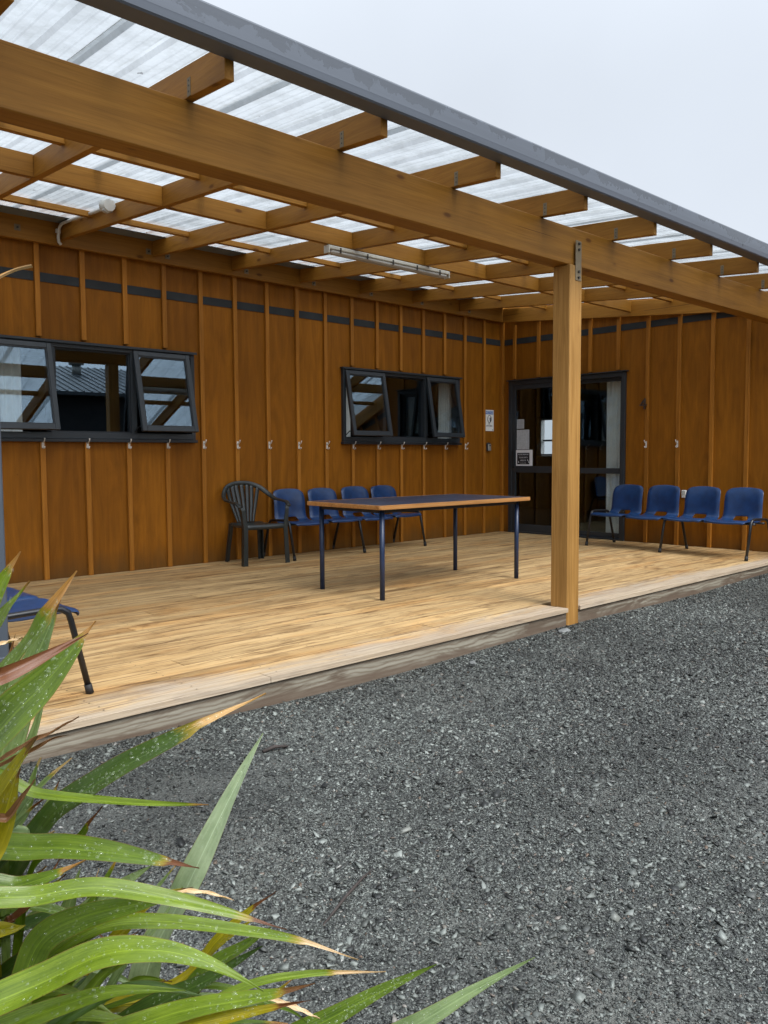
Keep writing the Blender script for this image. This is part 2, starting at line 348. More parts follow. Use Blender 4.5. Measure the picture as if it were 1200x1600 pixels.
def poly_mat():
    mt, t, b = new_mat('cloudy_polycarbonate'); t.nodes.remove(b); o = t.nodes['Material Output']; v = coords(t)
    d = noise(t, mapping(t, v, (7, .7, 7)), 1.0, 5, .6)
    d2 = noise(t, v, 5.0, 5, .7)
    oi = N(t, 'ShaderNodeObjectInfo'); lap = N(t, 'ShaderNodeAttribute', attribute_name='lap')
    col = ramp(t, d, [(.25, (.325,.34,.345)), (.6, (.415,.435,.445))])
    col = mix(t, .8, col, ramp(t, d2, [(.34, (.70,.70,.68)), (.58, (1,1,1))]), 'MULTIPLY')
    sp = N(t, 'ShaderNodeTexVoronoi'); sp.inputs['Scale'].default_value = 3.3; t.links.new(v, sp.inputs['Vector'])
    col = mix(t, .9, col, ramp(t, sp.outputs['Distance'], [(0, (.12,.11,.1)), (.035, (.2,.18,.15)), (.05, (1,1,1))]), 'MULTIPLY')
    col = mix(t, .6, col, ramp(t, oi.outputs['Random'], [(0, (.84,.85,.86)), (1, (1,1,1))]), 'MULTIPLY')
    grime = noise(t, mapping(t, v, (60, 9, 60)), 1.0, 4, .7)
    col = mix(t, math_(t, 'MULTIPLY', lap.outputs['Fac'], ramp(t, grime, [(.45, (0,0,0)), (.62, (.8,.8,.8))])), col, (.17,.165,.14))     # silt caught in the laps
    tr = N(t, 'ShaderNodeBsdfTranslucent'); t.links.new(col, tr.inputs[0])
    df = N(t, 'ShaderNodeBsdfDiffuse'); t.links.new(col, df.inputs[0])
    tp = N(t, 'ShaderNodeBsdfTransparent'); tp.inputs[0].default_value = (.93,.96,.98,1)
    gl = N(t, 'ShaderNodeBsdfGlossy'); gl.inputs['Roughness'].default_value = .25
    def mixs(f, a, c):
        n = N(t, 'ShaderNodeMixShader'); n.inputs[0].default_value = f
        t.links.new(a.outputs[0], n.inputs[1]); t.links.new(c.outputs[0], n.inputs[2]); return n
    m1 = mixs(.15, tr, df); m2 = mixs(.27, m1, tp); m3 = mixs(.03, m2, gl)
    t.links.new(m3.outputs[0], o.inputs['Surface']); return mt
POLY = poly_mat()
def glass_mat(name, tint, boost):
    mt, t, b = new_mat(name); t.nodes.remove(b); o = t.nodes['Material Output']
    tp = N(t, 'ShaderNodeBsdfTransparent'); tp.inputs[0].default_value = (*tint, 1)
    gl = N(t, 'ShaderNodeBsdfGlossy'); gl.inputs['Roughness'].default_value = .004; gl.inputs['Color'].default_value = (.62,.78,.92,1)
    fr = N(t, 'ShaderNodeFresnel'); ge = N(t, 'ShaderNodeNewGeometry')
    ior = N(t, 'ShaderNodeMapRange'); ior.inputs['To Min'].default_value = boost; ior.inputs['To Max'].default_value = 1 / boost
    t.links.new(ge.outputs['Backfacing'], ior.inputs['Value']); t.links.new(ior.outputs[0], fr.inputs['IOR'])
    n = N(t, 'ShaderNodeMixShader'); t.links.new(fr.outputs[0], n.inputs[0]); t.links.new(tp.outputs[0], n.inputs[1]); t.links.new(gl.outputs[0], n.inputs[2])
    t.links.new(n.outputs[0], o.inputs['Surface']); return mt
GLASS = glass_mat('window_glass', (.84,.87,.87), 2.2)
DOORGLASS = glass_mat('door_glass', (.88,.91,.91), 1.75)
ALU = plain('charcoal_powder_coated_aluminium', (.022,.028,.034), .42, 0, .10, 6)
ALU_DK = plain('dark_aluminium_reveal', (.014,.017,.021), .45, 0, .1, 6)
BAND = plain('dark_flashing_strip', (.026,.029,.031), .65, 0, .25, 4, 0, .25)
def gutter_mat():
    mt, t, b = new_mat('wet_grey_steel_gutter'); v = coords(t, False)
    n = noise(t, mapping(t, v, (4.5, 3, 5)), 1.0, 5, .7, .4)
    s = N(t, 'ShaderNodeSeparateXYZ'); t.links.new(v, s.inputs[0])
    wet = ramp(t, math_(t, 'ADD', n, math_(t, 'MULTIPLY', math_(t, 'SUBTRACT', 2.765, s.outputs[2]), 3.2)), [(.50, (0,0,0)), (.53, (1,1,1))])   # drips running over the lip
    col = mix(t, wet, (.076,.085,.100), (.102,.115,.137))
    col = mix(t, .6, col, ramp(t, noise(t, mapping(t, v, (.7, 3, 30)), 1.0, 4), [(.3, (.8,.8,.8)), (.7, (1.12,1.12,1.12))]), 'MULTIPLY')
    t.links.new(col, b.inputs['Base Color'])
    rr = N(t, 'ShaderNodeMapRange'); rr.inputs['To Min'].default_value = .2; rr.inputs['To Max'].default_value = .4; t.links.new(wet, rr.inputs['Value']); t.links.new(rr.outputs[0], b.inputs['Roughness'])
    return mt
GUTTER = gutter_mat()
POSTGREY = plain('blue_grey_painted_steel', (.050,.060,.074), .5, 0, .1, 5)
STEEL = plain('galvanised_steel', (.42,.40,.36), .45, .7, .2, 30)
PLATE = plain('dull_bracket_steel', (.20,.150,.085), .6, .15, .15, 20)
BOLT = plain('dark_bolt_steel', (.05,.045,.04), .45, .6)
BLUE = plain('navy_moulded_plastic', (.0070,.0330,.108), .33, 0, .28, 11, .12)
BLACKTUBE = plain('black_enamelled_tube', (.010,.010,.011), .32, 0, .1)
RUBBER = plain('black_rubber', (.012,.012,.012), .7)
GARDEN = plain('dark_green_garden_plastic', (.019,.0235,.0225), .34, 0, .25, 14, .1)
LAMINATE = plain('blue_black_laminate', (.022,.034,.066), .33, 0, .18, 5)
NAVY = plain('navy_enamelled_steel', (.008,.021,.058), .38, 0, .1)
DARKRAIL = plain('dark_table_rail', (.012,.013,.017), .5)
LIP = wood('varnished_timber_lipping', 'x', (.30,.135,.042), (.42,.21,.075), (.50,.27,.105), rough=.35, knots=False, var=.1)
WHITE = plain('white_enamel', (.74,.73,.70), .35, 0, .06)
HOOKW = plain('worn_white_hook_enamel', (.62,.58,.53), .45, 0, .2, 40)
CREAM = plain('aged_cream_enamel', (.55,.53,.46), .45, 0, .12, 12)
DIFFUSER = plain('dull_grey_diffuser', (.40,.375,.335), .4, 0, .08)
PVC = plain('grey_white_pvc', (.55,.54,.50), .45, 0, .12, 15)
PAPER = plain('white_paper', (.72,.74,.78), .8, 0, .05)
PAPERGREY = plain('grey_printed_paper', (.44,.47,.50), .8, 0, .14, 40)
INK = plain('black_ink', (.008,.009,.014), .6)
SIGNBLUE = plain('blue_sign_ink', (.025,.13,.42), .5)
CURTAIN = plain('off_white_curtain_fabric', (.80,.81,.80), .9, 0, .08, 8)
NUMERAL = plain('brown_stained_numeral', (.045,.028,.019), .5)
INSIDE = plain('dark_interior_lining', (.05,.042,.034), .8)
CARPET = plain('dark_carpet', (.035,.034,.032), .95, 0, .2, 40)
ROOFDK = plain('dark_metal_roofing', (.060,.070,.080), .45, .1)
WALLDK = plain('dark_weatherboard', (.020,.021,.024), .6)
def concrete(): return plain('grey_stone', (.15,.155,.15), .8, 0, .3, 20, .3)
ROCK = concrete()
BARK = plain('dark_twig_bark', (.035,.026,.022), .8, 0, .3, 40)
rng = random.Random(11)
GZ = -0.14
# ================================================================ ground
def ground():
    def h(x, y):
        near = max(0.0, 1 - abs(y + 4.2) / .5)
        return GZ + .012 * math.sin(x * 1.7 + y * .9) + .010 * math.sin(x * .6 - y * 2.1) + .012 * near
    xs = [-60, -30, -18, -13] + list(np.arange(-11, 2.01, .25)) + [6, 15, 40, 70]
    ys = [-70, -40, -22, -14] + list(np.arange(-10, -3.49, .25)) + [-2, 2, 15, 60]
    bm = bmesh.new(); g = [[bm.verts.new((x, y, h(x, y) if -11 <= x <= 2 and -10 <= y <= -3.4 else GZ - (.05 if y > -3.4 else 0))) for y in ys] for x in xs]
    for i in range(len(xs) - 1):
        for j in range(len(ys) - 1):
            f = bm.faces.new((g[i][j], g[i+1][j], g[i+1][j+1], g[i][j+1])); f.smooth = True
    me = bpy.data.meshes.new('gravel_ground'); bm.to_mesh(me); bm.free(); me.materials.append(GROUND)
    o = link(bpy.data.objects.new('gravel_ground', me)); props(o, kind='structure', label='grey gravel yard in front of the deck')
    # loose chips lying on the bed, thick near the camera, thinner far away
    rs = np.random.default_rng(5); camx, camy = -9.187, -7.268
    n_try = 2900000
    x = rs.uniform(-10.4, 1.0, n_try); y = rs.uniform(-10.2, -4.03, n_try)
    dx, dy = x - camx, y - camy; d = np.hypot(dx, dy); ang = np.arctan2(dx * .7255 - dy * .6882, dx * .6864 + dy * .724)
    inview = (np.abs(ang) < .62) & (d > 1.0)
    keep = (x < -.06) | (y < -9.5)
    dens = np.clip(1.0 * (2.6 / np.maximum(d, 2.2)) ** 1.25, .16, 1)
    pat = .5 + .5 * np.sin(x * 2.3 + 1.4 * np.sin(y * 3.1 + x)) * np.sin(y * 2.9 + 1.3 * np.sin(x * 1.7))
    dens = np.where(inview, dens, np.minimum(dens, .30))
    keep &= rs.random(n_try) < dens * (.40 + .60 * np.clip(pat * 1.3, 0, 1))
    x, y, d = x[keep], y[keep], d[keep]; n = len(x)
    size = rs.lognormal(math.log(.0024), .46, n) * np.clip(d / 3.0, .9, 1.6); size = np.clip(size, .0014, .011)
    big = rs.random(n) < .004; size[big] = rs.uniform(.007, .013, big.sum())
    zz = GZ + .012 * np.sin(x * 1.7 + y * .9) + .010 * np.sin(x * .6 - y * 2.1) + .012 * np.maximum(0, 1 - np.abs(y + 4.2) / .5)
    base = np.array([[-1,-1,-1],[1,-1,-1],[1,1,-1],[-1,1,-1],[-1,-1,1],[1,-1,1],[1,1,1],[-1,1,1]], float) * .72
    V = base[None] * rs.uniform(.45, 1.35, (n, 8, 1)) + rs.normal(0, .17, (n, 8, 3))
    V[:, :, 2] *= rs.uniform(.28, .62, n)[:, None]; V[:, :, 0] *= rs.uniform(.9, 1.75, n)[:, None]
    a = rs.uniform(0, 2 * np.pi, n); ca, sa = np.cos(a), np.sin(a)
    X = V[:, :, 0] * ca[:, None] - V[:, :, 1] * sa[:, None]; Y = V[:, :, 0] * sa[:, None] + V[:, :, 1] * ca[:, None]; Z = V[:, :, 2]
    tx, ty = rs.normal(0, .3, n), rs.normal(0, .3, n); Z = Z + X * tx[:, None] + Y * ty[:, None]
    P = np.stack([X, Y, Z], 2) * size[:, None, None]; P[:, :, 0] += x[:, None]; P[:, :, 1] += y[:, None]; P[:, :, 2] += (zz + size * .25)[:, None]
    quad = np.array([[0,3,2,1],[4,5,6,7],[0,1,5,4],[1,2,6,5],[2,3,7,6],[3,0,4,7]])
    F = (quad[None] + (np.arange(n) * 8)[:, None, None]).reshape(-1)
    me = bpy.data.meshes.new('gravel_chips'); me.vertices.add(n * 8); me.vertices.foreach_set('co', P.reshape(-1).astype(np.float32))
    nf = n * 6; me.loops.add(nf * 4); me.loops.foreach_set('vertex_index', F.astype(np.int32))
    me.polygons.add(nf); me.polygons.foreach_set('loop_start', np.arange(0, nf * 4, 4, dtype=np.int32))
    me.update(calc_edges=True)
    at = me.attributes.new('tone', 'FLOAT', 'POINT'); at.data.foreach_set('value', np.repeat(rs.random(n), 8).astype(np.float32))
    me.materials.append(STONE); o = link(bpy.data.objects.new('gravel_chips', me)); props(o, 'loose angular grey stone chips strewn over the yard', None, None, 'stuff')
    return n
print('chips', ground())
def rock(name, loc, s, label, seed):
    r2 = random.Random(seed); bm = bmesh.new(); bmesh.ops.create_icosphere(bm, subdivisions=2, radius=1)
    for v in bm.verts: v.co = Vector((v.co.x * s[0], v.co.y * s[1], v.co.z * s[2])) * r2.uniform(.85, 1.12)
    me = bpy.data.meshes.new(name); bm.to_mesh(me); bm.free(); me.materials.append(ROCK)
    o = link(bpy.data.objects.new(name, me)); o.location = loc; o.rotation_euler = (0, 0, seed); props(o, label, 'stone')
rock('stone', (-4.54, -4.13, -.115), (.055, .03, .02), 'flat pale grey stone lying at the foot of the timber post', 3)
rock('stone', (-5.62, -4.24, -.12), (.022, .018, .014), 'small grey stone by the deck edge, left of the post', 8)
def twig(pts, r, label):
    o = MB().tube(pts, r, 7).build('twig', BARK); props(o, label, 'twig')
twig([(-7.911, -5.686, -.128), (-7.80, -5.645, -.112), (-7.70, -5.60, -.115), (-7.605, -5.558, -.128)], [.003, .0042, .0038, .0018], 'long thin dark twig lying on the open gravel')
twig([(-7.30, -4.55, -.128), (-7.245, -4.555, -.12), (-7.19, -4.575, -.127)], [.007, .008, .004], 'short dark stick on the gravel near the deck edge')

# ================================================================ deck
DY = -4.03
dk = empty('timber_deck', (-5, -2, GZ), 'low timber deck of long pale boards, silvered along its open edge', 'deck')
def decking():
    m_ = MB(); vals = []; y = -.006; row = 0
    while y > DY + .02:
        y1 = max(y - .1305, DY); x = -10.2; row += 1
        first = True
        while x < -.005:
            L = rng.uniform(.8, 4.8) if first else rng.uniform(3.6, 5.4); first = False
            x1 = min(x + L, -.004)
            if x1 > -.7: x1 = -.004
            n0 = len(m_.bm.faces); dz = rng.uniform(-.0014, .0014)
            pieces = [(x, x1)]
            if y1 < -3.873 and x < -4.341 and x1 > -4.191: pieces = [(x, -4.340), (-4.192, x1)]     # cut round the post
            for a, b_ in pieces: m_.box((a, y1, -.028), (b_ - .002, y, dz), .0008)
            vals += [rng.random()] * (len(m_.bm.faces) - n0); x = x1 + .001
        y = y1 - .0050
    m_.mi = 1; n0 = len(m_.bm.faces)
    for k in range(22):
        xx = -9.95 + .45 * k
        for r_ in range(30):
            for dy in (.028, .102):
                yy = -.006 - .1355 * r_ - dy
                if yy < DY + .01: continue
                cx, cy = xx + rng.uniform(-.006, .006), yy + rng.uniform(-.006, .006)
                vs = [m_.bm.verts.new((cx + .0042 * math.cos(a * math.pi / 3), cy + .0042 * math.sin(a * math.pi / 3), .0019)) for a in range(6)]
                m_.bm.faces.new(vs).material_index = 1
    vals += [0.5] * (len(m_.bm.faces) - n0); m_.mi = 0
    o = m_.build('deck_boards', [DECK, BOLT], dk)
    at = o.data.attributes.new('board', 'FLOAT', 'FACE'); at.data.foreach_set('value', np.array(vals, dtype=np.float32))
decking()
m_ = MB()
for a, b_ in ((-10.2, -4.3395), (-4.1925, -.004)): m_.box((a, -4.012, -.20), (b_, -3.972, -.0325), .003)
m_.build('fascia_board', FASCIA, dk)
m_ = MB()
for k in range(10): m_.box((-10.2, -.35 - k * .4, -.17), (-.01, -.39 - k * .4, -.034))
m_.build('joist', plain('dark_joist_timber', (.03, .022, .015), .9), dk)

# ================================================================ building
bd = empty('timber_building', (0, 0, GZ), 'single storey building clad in orange-brown stained plywood and battens, wrapping two sides of the deck', 'building')
TOP = 3.32
WIN = [(-6.97, -4.91), (-2.97, -.935)]; WZ0, WZ1 = 1.245, 2.09
m_ = MB()
xs = [-10.4, WIN[0][0], WIN[0][1], WIN[1][0], WIN[1][1], .1]
m_.box((-10.4, 0, -.2), (.1, .1, WZ0)); m_.box((-10.4, 0, WZ1), (.1, .1, TOP))
for a, b_ in ((xs[0], xs[1]), (xs[2], xs[3]), (xs[4], xs[5])): m_.box((a, 0, WZ0), (b_, .1, WZ1))
m_.build('plywood_cladding', PLY_A, bd)
DY0, DY1, DZ = -.14, -1.94, 2.095
m_ = MB(); m_.box((0, -.0005, -.2), (.1, DY0, 3.14)); m_.box((0, DY1, -.2), (.1, -4.45, 2.98)); m_.box((0, -4.45, -.2), (.1, -9.5, 2.74)); m_.box((0, DY0, DZ), (.1, DY1, 3.14)); m_.box((.002, DY0, -.2), (.1, DY1, -.02))
m_.build('plywood_cladding', PLY_B, bd)
# dark strip let into the cladding high up
MB().box((-10.4, -.006, 2.597), (-.006, .02, 2.675)).build('flashing_strip', BAND, bd)
MB().box((-.006, -.007, 2.599), (.02, -4.4, 2.677)).build('flashing_strip', BAND, bd)
for k in range(0, 25):
    x = -.414 - .4 * k
    segs = [(.002, 2.93)]
    for a, b_ in WIN:
        if a - .03 < x < b_ + .03: segs = [(.002, 1.212), (2.125, 2.93)]
    for z0, z1 in segs: MB().box((x - .0225, -.030, z0), (x + .0225, -.0005, z1), .002).build('batten', W_BAT, bd)
MB().box((-.046, -.046, .002), (-.0008, -.0008, 2.93), .002).build('corner_batten', W_BAT, bd)
for k in range(0, 22):
    y = -.23 - .4 * k
    z0 = 2.125 if DY1 - .03 < y < DY0 + .03 else .002
    MB().box((-.030, y - .0225, z0), (-.0005, y + .0225, 2.86 if y > -4.1 else 2.73), .002).build('batten', W_BAT, bd)
# roof over both wings, interior lining
m_ = MB(); m_.box((-10.6, -.02, TOP + .002), (6, 6.5, TOP + .1)); m_.box((.0, -1.94, 3.142), (6, -.025, 3.22)); m_.box((.0, -4.45, 2.982), (6, -1.945, 3.06)); m_.box((.0, -9.6, 2.742), (6, -4.455, 2.82)); m_.build('roof', ROOFDK, bd)
m_ = MB()
m_.box((-10.4, 4.6, -.1), (6, 4.7, TOP)); m_.box((-10.5, .1, -.1), (-10.4, 4.7, TOP)); m_.box((5.0, -9.5, -.1), (5.1, 2.05, 2.72)); m_.box((5.0, 2.98, -.1), (5.1, 4.6, 2.72)); m_.box((5.0, 2.05, -.1), (5.1, 2.98, 1.06)); m_.box((5.0, 2.05, 1.84), (5.1, 2.98, 2.72)); m_.box((.1, -9.6, -.1), (5, -9.5, 2.72)); m_.box((-.3, .102, -.1), (-.2, 4.6, TOP))
m_.box((.1, -3.6, -.1), (3.2, -3.5, 2.49))
m_.build('interior_wall', INSIDE, bd)
m_ = MB(); m_.box((-10.4, .102, -.1), (5, 4.6, -.021)); m_.box((.102, -9.5, -.1), (5, .1, -.021)); m_.build('interior_floor', CARPET, bd)
m_ = MB(); m_.box((-10.4, .102, 2.5), (5, 4.6, 2.55)); m_.box((.102, -9.5, 2.5), (5, .1, 2.55)); m_.build('interior_ceiling', INSIDE, bd)
# ---- windows: frame > sashes, panes, stays, sill
def window(x0, x1, yaw, angs):
    z0, z1 = WZ0, WZ1; mull = (x0 + .655, x1 - .645)
    f = MB()
    f.box((x0, -.040, z0), (x0 + .042, .08, z1), .002); f.box((x1 - .042, -.040, z0), (x1, .08, z1), .002)
    f.box((x0 + .042, -.040, z1 - .045), (x1 - .042, .08, z1), .002); f.box((x0 + .042, -.040, z0), (x1 - .042, .08, z0 + .055), .002)
    for mm in mull: f.box((mm - .026, -.036, z0 + .055), (mm + .026, .07, z1 - .045), .002)
    f.box((x0 - .018, -.062, z1 + .002), (x1 + .018, -.001, z1 + .012)); f.box((x0 - .018, -.064, z1 - .010), (x1 + .018, -.060, z1 + .012))
    wf = f.build('window', ALU, bd)
    MB().box((x0 - .012, -.060, z0 - .030), (x1 + .012, .0, z0 - .002), .003).build('sill', ALU_DK, wf)
    # fixed middle pane in its bead
    mb = MB(); a, b_ = mull[0] + .026, mull[1] - .026
    for q in ((a, z0 + .055, a + .014, z1 - .045), (b_ - .014, z0 + .055, b_, z1 - .045), (a + .014, z0 + .055, b_ - .014, z0 + .069), (a + .014, z1 - .059, b_ - .014, z1 - .045)):
        mb.box((q[0], -.016, q[1]), (q[2], .045, q[3]))
    mb.build('glazing_bead', ALU_DK, wf)
    g = MB(); cx = (a + b_) / 2; hw = (b_ - a) / 2 - .008; dy = hw * math.tan(yaw)
    g.hexa([(cx - hw, .018 - dy, z0 + .06), (cx + hw, .018 + dy, z0 + .06), (cx + hw, .022 + dy, z0 + .06), (cx - hw, .022 - dy, z0 + .06),
            (cx - hw, .018 - dy, z1 - .05), (cx + hw, .018 + dy, z1 - .05), (cx + hw, .022 + dy, z1 - .05), (cx - hw, .022 - dy, z1 - .05)])
    g.build('pane', GLASS, wf)
    for (a, b_), ang in zip(((x0 + .022, mull[0] - .012), (mull[1] - .010, x1 - .070)), angs):
        hinge = Vector((0, -.044, z1 - .026)); H = .765
        Mt = Matrix.Translation(hinge) @ Matrix.Rotation(-ang, 4, 'X')
        s = MB(); w_ = .044
        for q in ((a, -H, a + w_, 0), (b_ - w_, -H, b_, 0), (a + w_, -w_, b_ - w_, 0), (a + w_, -H, b_ - w_, -H + w_ + .004)): s.box((q[0], -.020, q[1]), (q[2], .020, q[3]), .003)
        s.xf(Mt).build('sash', ALU, wf)
        s = MB(); t_ = .009
        for q in ((a + w_, -H + w_ + .004, a + w_ + t_, -w_), (b_ - w_ - t_, -H + w_ + .004, b_ - w_, -w_), (a + w_ + t_, -w_ - t_, b_ - w_ - t_, -w_), (a + w_ + t_, -H + w_ + .004, b_ - w_ - t_, -H + w_ + .004 + t_)): s.box((q[0], -.013, q[1]), (q[2], .013, q[3]))
        s.xf(Mt).build('sash_bead', ALU_DK, wf)
        s = MB(); s.box((a + w_ + .002, -.003, -H + w_ + .006), (b_ - w_ - .002, .003, -w_ - .002)); s.xf(Mt).build('pane', GLASS, wf)
        bot = Mt @ Vector((a + .02, .02, -H + .05))
        s = MB(); s.tube([(a + .014, -.038, z0 + .075), ((a + .02), (bot.y - .038) / 2, z0 + .12), (a + .02, bot.y, bot.z)], .006, 6); s.build('stay', BLACKTUBE, wf)
    return wf
window(*WIN[0], R(-2.4), (R(11.5), R(12))); window(*WIN[1], R(.6), (R(10.5), R(10)))
f = MB()
for q in ((2.052, 1.062, 2.10, 1.838), (2.90, 1.062, 2.978, 1.838), (2.10, 1.062, 2.90, 1.10), (2.10, 1.80, 2.90, 1.838), (2.10, 1.36, 2.86, 1.395)): f.box((4.97, q[0], q[1]), (5.09, q[2], q[3]))
f.build('far_window_frame', WHITE, bd)
# ---- sliding door: frame > panels, panes, handle
f = MB(); X0, X1 = -.035, .08
f.box((X0, DY0 - .002, -.018), (X1, DY0 - .058, DZ), .002); f.box((X0, DY1, -.018), (X1, DY1 + .05, DZ), .002)
f.box((X0, DY0 - .058, DZ - .055), (X1, DY1 + .05, DZ), .002); f.box((X0 + .004, DY0 - .058, -.018), (X1, DY1 + .05, .022), .002)
f.box((-.060, DY0 + .02, DZ + .003), (-.001, DY1 - .03, DZ + .015))
df = f.build('sliding_door', ALU, bd)
def leaf_frame(name, ya, yb, x, st, rail, bottom):
    s = MB(); xa, xb = x - .018, x + .018
    s.box((xa, ya, .024), (xb, ya - st, DZ - .056), .002); s.box((xa, yb, .024), (xb, yb + st, DZ - .056), .002)
    s.box((xa, ya - st, DZ - .056 - st), (xb, yb + st, DZ - .056), .002); s.box((xa, ya - st, .024), (xb, yb + st, .024 + bottom), .002)
    s.box((xa, ya - st, rail[0]), (xb, yb + st, rail[1]), .002); s.build(name, ALU, df)
    for z0, z1 in ((.024 + bottom, rail[0]), (rail[1], DZ - .056 - st)):
        g = MB(); g.box((x - .004, ya - st, z0), (x + .004, yb + st, z1)); g.build('pane', DOORGLASS, df)
leaf_frame('door_panel', DY0 - .055, -1.07, -.008, .062, (.835, .925), .10)
leaf_frame('fixed_panel', -1.03, DY1 + .048, .040, .048, (.835, .905), .06)
s = MB(); s.box((-.050, -.222, .90), (-.036, -.236, 1.14), .003); s.box((-.036, -.222, .90), (-.026, -.236, .93)); s.box((-.036, -.222, 1.11), (-.026, -.236, 1.14)); s.build('handle', BLACKTUBE, df)

# ================================================================ pergola roof
pg = empty('pergola', (-4.22, -3.9, GZ), 'stained timber pergola with cloudy corrugated roof sheets over the deck', 'pergola')
KS = .325 / 3.87
def zr(y): return 2.635 + (y + 3.97) * KS
SH = .045
def raf(m, xl, ya, yb, w=.045, z0=0.0, z1=.14, shear=SH, bev=.003):
    v = []
    for dz in (z0, z1):
        for x, y in ((0, ya), (w, ya), (w, yb), (0, yb)): v.append((xl + x + shear * y, y, zr(y) + dz))
    return m.hexa(v, bev)
U0 = -5.349
US = [U0 + .87 * k for k in range(-5, 6)]
for i, u in enumerate(US):
    r_ = raf(MB(), u, -4.338, -.082).build('rafter', W_Y, pg)
    y = -4.035; p = MB(); xx = u + SH * y
    p.box((xx - .0025, y - .014, zr(y) + .004), (xx - .0003, y + .014, zr(y) + .082)); p.build('nail_plate', PLATE, r_)
    p = MB()
    for dz in (.02, .045, .066): p.box((xx - .004, y - .004, zr(y) + dz), (xx - .0027, y + .003, zr(y) + dz + .006))
    p.build('nail', BOLT, r_)
# last rafter fixed along the door wall
raf(MB(), -.082, -4.338, -.084, .045, -.050, .135, 0).build('rafter', W_Y, pg)
MB().box((-10.4, -.078, 2.912), (-.027, -.0265, 3.106), .003).build('ledger', W_X, pg)
s = MB()
for x, z in ((-8.3, 3.0), (-7.45, 3.0), (-6.585, 3.002), (-5.395, 2.998), (-5.197, 2.985), (-4.304, 2.977), (-3.42, 2.98), (-2.56, 2.977), (-1.70, 2.977), (-.8, 2.98)):
    s.box((x - .025, -.082, z - .025), (x + .025, -.0783, z + .025)); s.mi = 1; s.tube([(x, -.0822, z), (x, -.094, z)], .009, 6); s.mi = 0
s.build('bolt_washer', [PLATE, BOLT], pg)
for i in range(len(US)):
    u = US[i]; un = US[i + 1] if i + 1 < len(US) else -.082
    if u > -.2: continue
    for nm, y, d0, d1, wd in (('blocking', -2.035, .002, .138, .045), ('purlin', -2.565, .095, .1395, .045), ('purlin', -.80, .095, .1395, .045), ('purlin', -3.45, .095, .1395, .045)):
        ub = un + (0 if i + 1 < len(US) else 0)
        xa = u + .0455 + SH * y; xb = (ub + SH * y if un != -.082 else -.083) - .0005
        if xb - xa < .1: continue
        s = MB(); s.hexa([(xa, y, zr(y) + d0), (xb, y, zr(y) + d0), (xb, y + wd, zr(y) + d0), (xa, y + wd, zr(y) + d0),
                          (xa, y, zr(y) + d1), (xb, y, zr(y) + d1), (xb, y + wd, zr(y) + d1), (xa, y + wd, zr(y) + d1)], .002)
        s.build(nm, W_X, pg)
MB().box((-10.6, -4.000, 2.378), (-.028, -3.862, 2.630), .004).build('beam', W_X, pg)
pst = None
for px in (-4.266, -10.35):
    po = MB().box((px - .072, -4.016, GZ - .1), (px + .072, -3.876, 2.377), .005).build('post', W_Z, pg)
    s = MB(); bx = px + .022; s.box((bx - .035, -4.0205, 2.275), (bx + .035, -4.0165, 2.545), .001); s.build('bracket', PLATE, po)
    s = MB()
    for z in (2.295, 2.335, 2.485, 2.525): s.tube([(bx, -4.021, z), (bx, -4.030, z)], .009, 6)
    s.build('bolt', BOLT, po)
# roof sheets: trapezoid ribs running down the fall, each sheet overlapping its neighbour by one rib
def sheet(u0, u1, lift, mat):
    pts = []; u = u0
    P = .19
    k0 = round((u0 + 12) / P)
    while True:
        c = -12 + k0 * P
        for du, h in ((-.027, 0), (-.012, .019), (.012, .019), (.027, 0), (.062, 0), (.068, .004), (.076, .004), (.082, 0), (.108, 0), (.114, .004), (.122, .004), (.128, 0)):
            q = c + du
            if u0 - .036 <= q <= u1 + .036: pts.append((q, h))
        k0 += 1
        if c > u1 + .1: break
    bm = bmesh.new(); ys = [-.05, -1.2, -2.4, -3.4, -4.425]; rows = []
    for y in ys: rows.append([bm.verts.new((q + SH * y if q < -.15 else q, y, zr(y) + .1435 + h + lift)) for q, h in pts])
    for a in range(len(ys) - 1):
        for b_ in range(len(pts) - 1): bm.faces.new((rows[a][b_], rows[a][b_+1], rows[a+1][b_+1], rows[a+1][b_]))
    me = bpy.data.meshes.new('roof_sheet'); bm.to_mesh(me); bm.free(); me.materials.append(mat)
    la = me.attributes.new('lap', 'FLOAT', 'POINT'); la.data.foreach_set('value', np.array([1.0 if -.03 < q - u0 < -.01 else 0.0 for _ in ys for q, h_ in pts], dtype=np.float32))
    return link(bpy.data.objects.new('roof_sheet', me), pg)
W4 = .76; u = -12 + .19 * 8; i = 0
while u < -.2:
    u1 = min(u + W4, -.12); sheet(u, u1, .0025 * (i % 2), POLY); u += W4; i += 1
# flat grey flashing between the wall and the upper ends of the sheets
s = MB(); s.hexa([(-10.4, -.36, zr(-.36) + .1405), (-.09, -.36, zr(-.36) + .1405), (-.09, -.002, zr(-.002) + .1405), (-10.4, -.002, zr(-.002) + .1405),
                  (-10.4, -.36, zr(-.36) + .1428), (-.09, -.36, zr(-.36) + .1428), (-.09, -.002, zr(-.002) + .1428), (-10.4, -.002, zr(-.002) + .1428)])
s.build('apron_flashing', plain('slate_flashing_steel', (.15,.18,.205), .5, 0, .12, 5), pg)
# gutter
prof = [(-4.341, 2.780), (-4.341, 2.684), (-4.436, 2.684), (-4.444, 2.691), (-4.4505, 2.716), (-4.4515, 2.719), (-4.462, 2.792), (-4.460, 2.799), (-4.440, 2.801),
        (-4.440, 2.798), (-4.457, 2.796), (-4.459, 2.790), (-4.441, 2.694), (-4.435, 2.688), (-4.345, 2.688), (-4.345, 2.780)]
s = MB(); s.prism(prof, lambda a, b_, h: (h, a, b_), -10.7, -.03); s.build('gutter', GUTTER, pg)

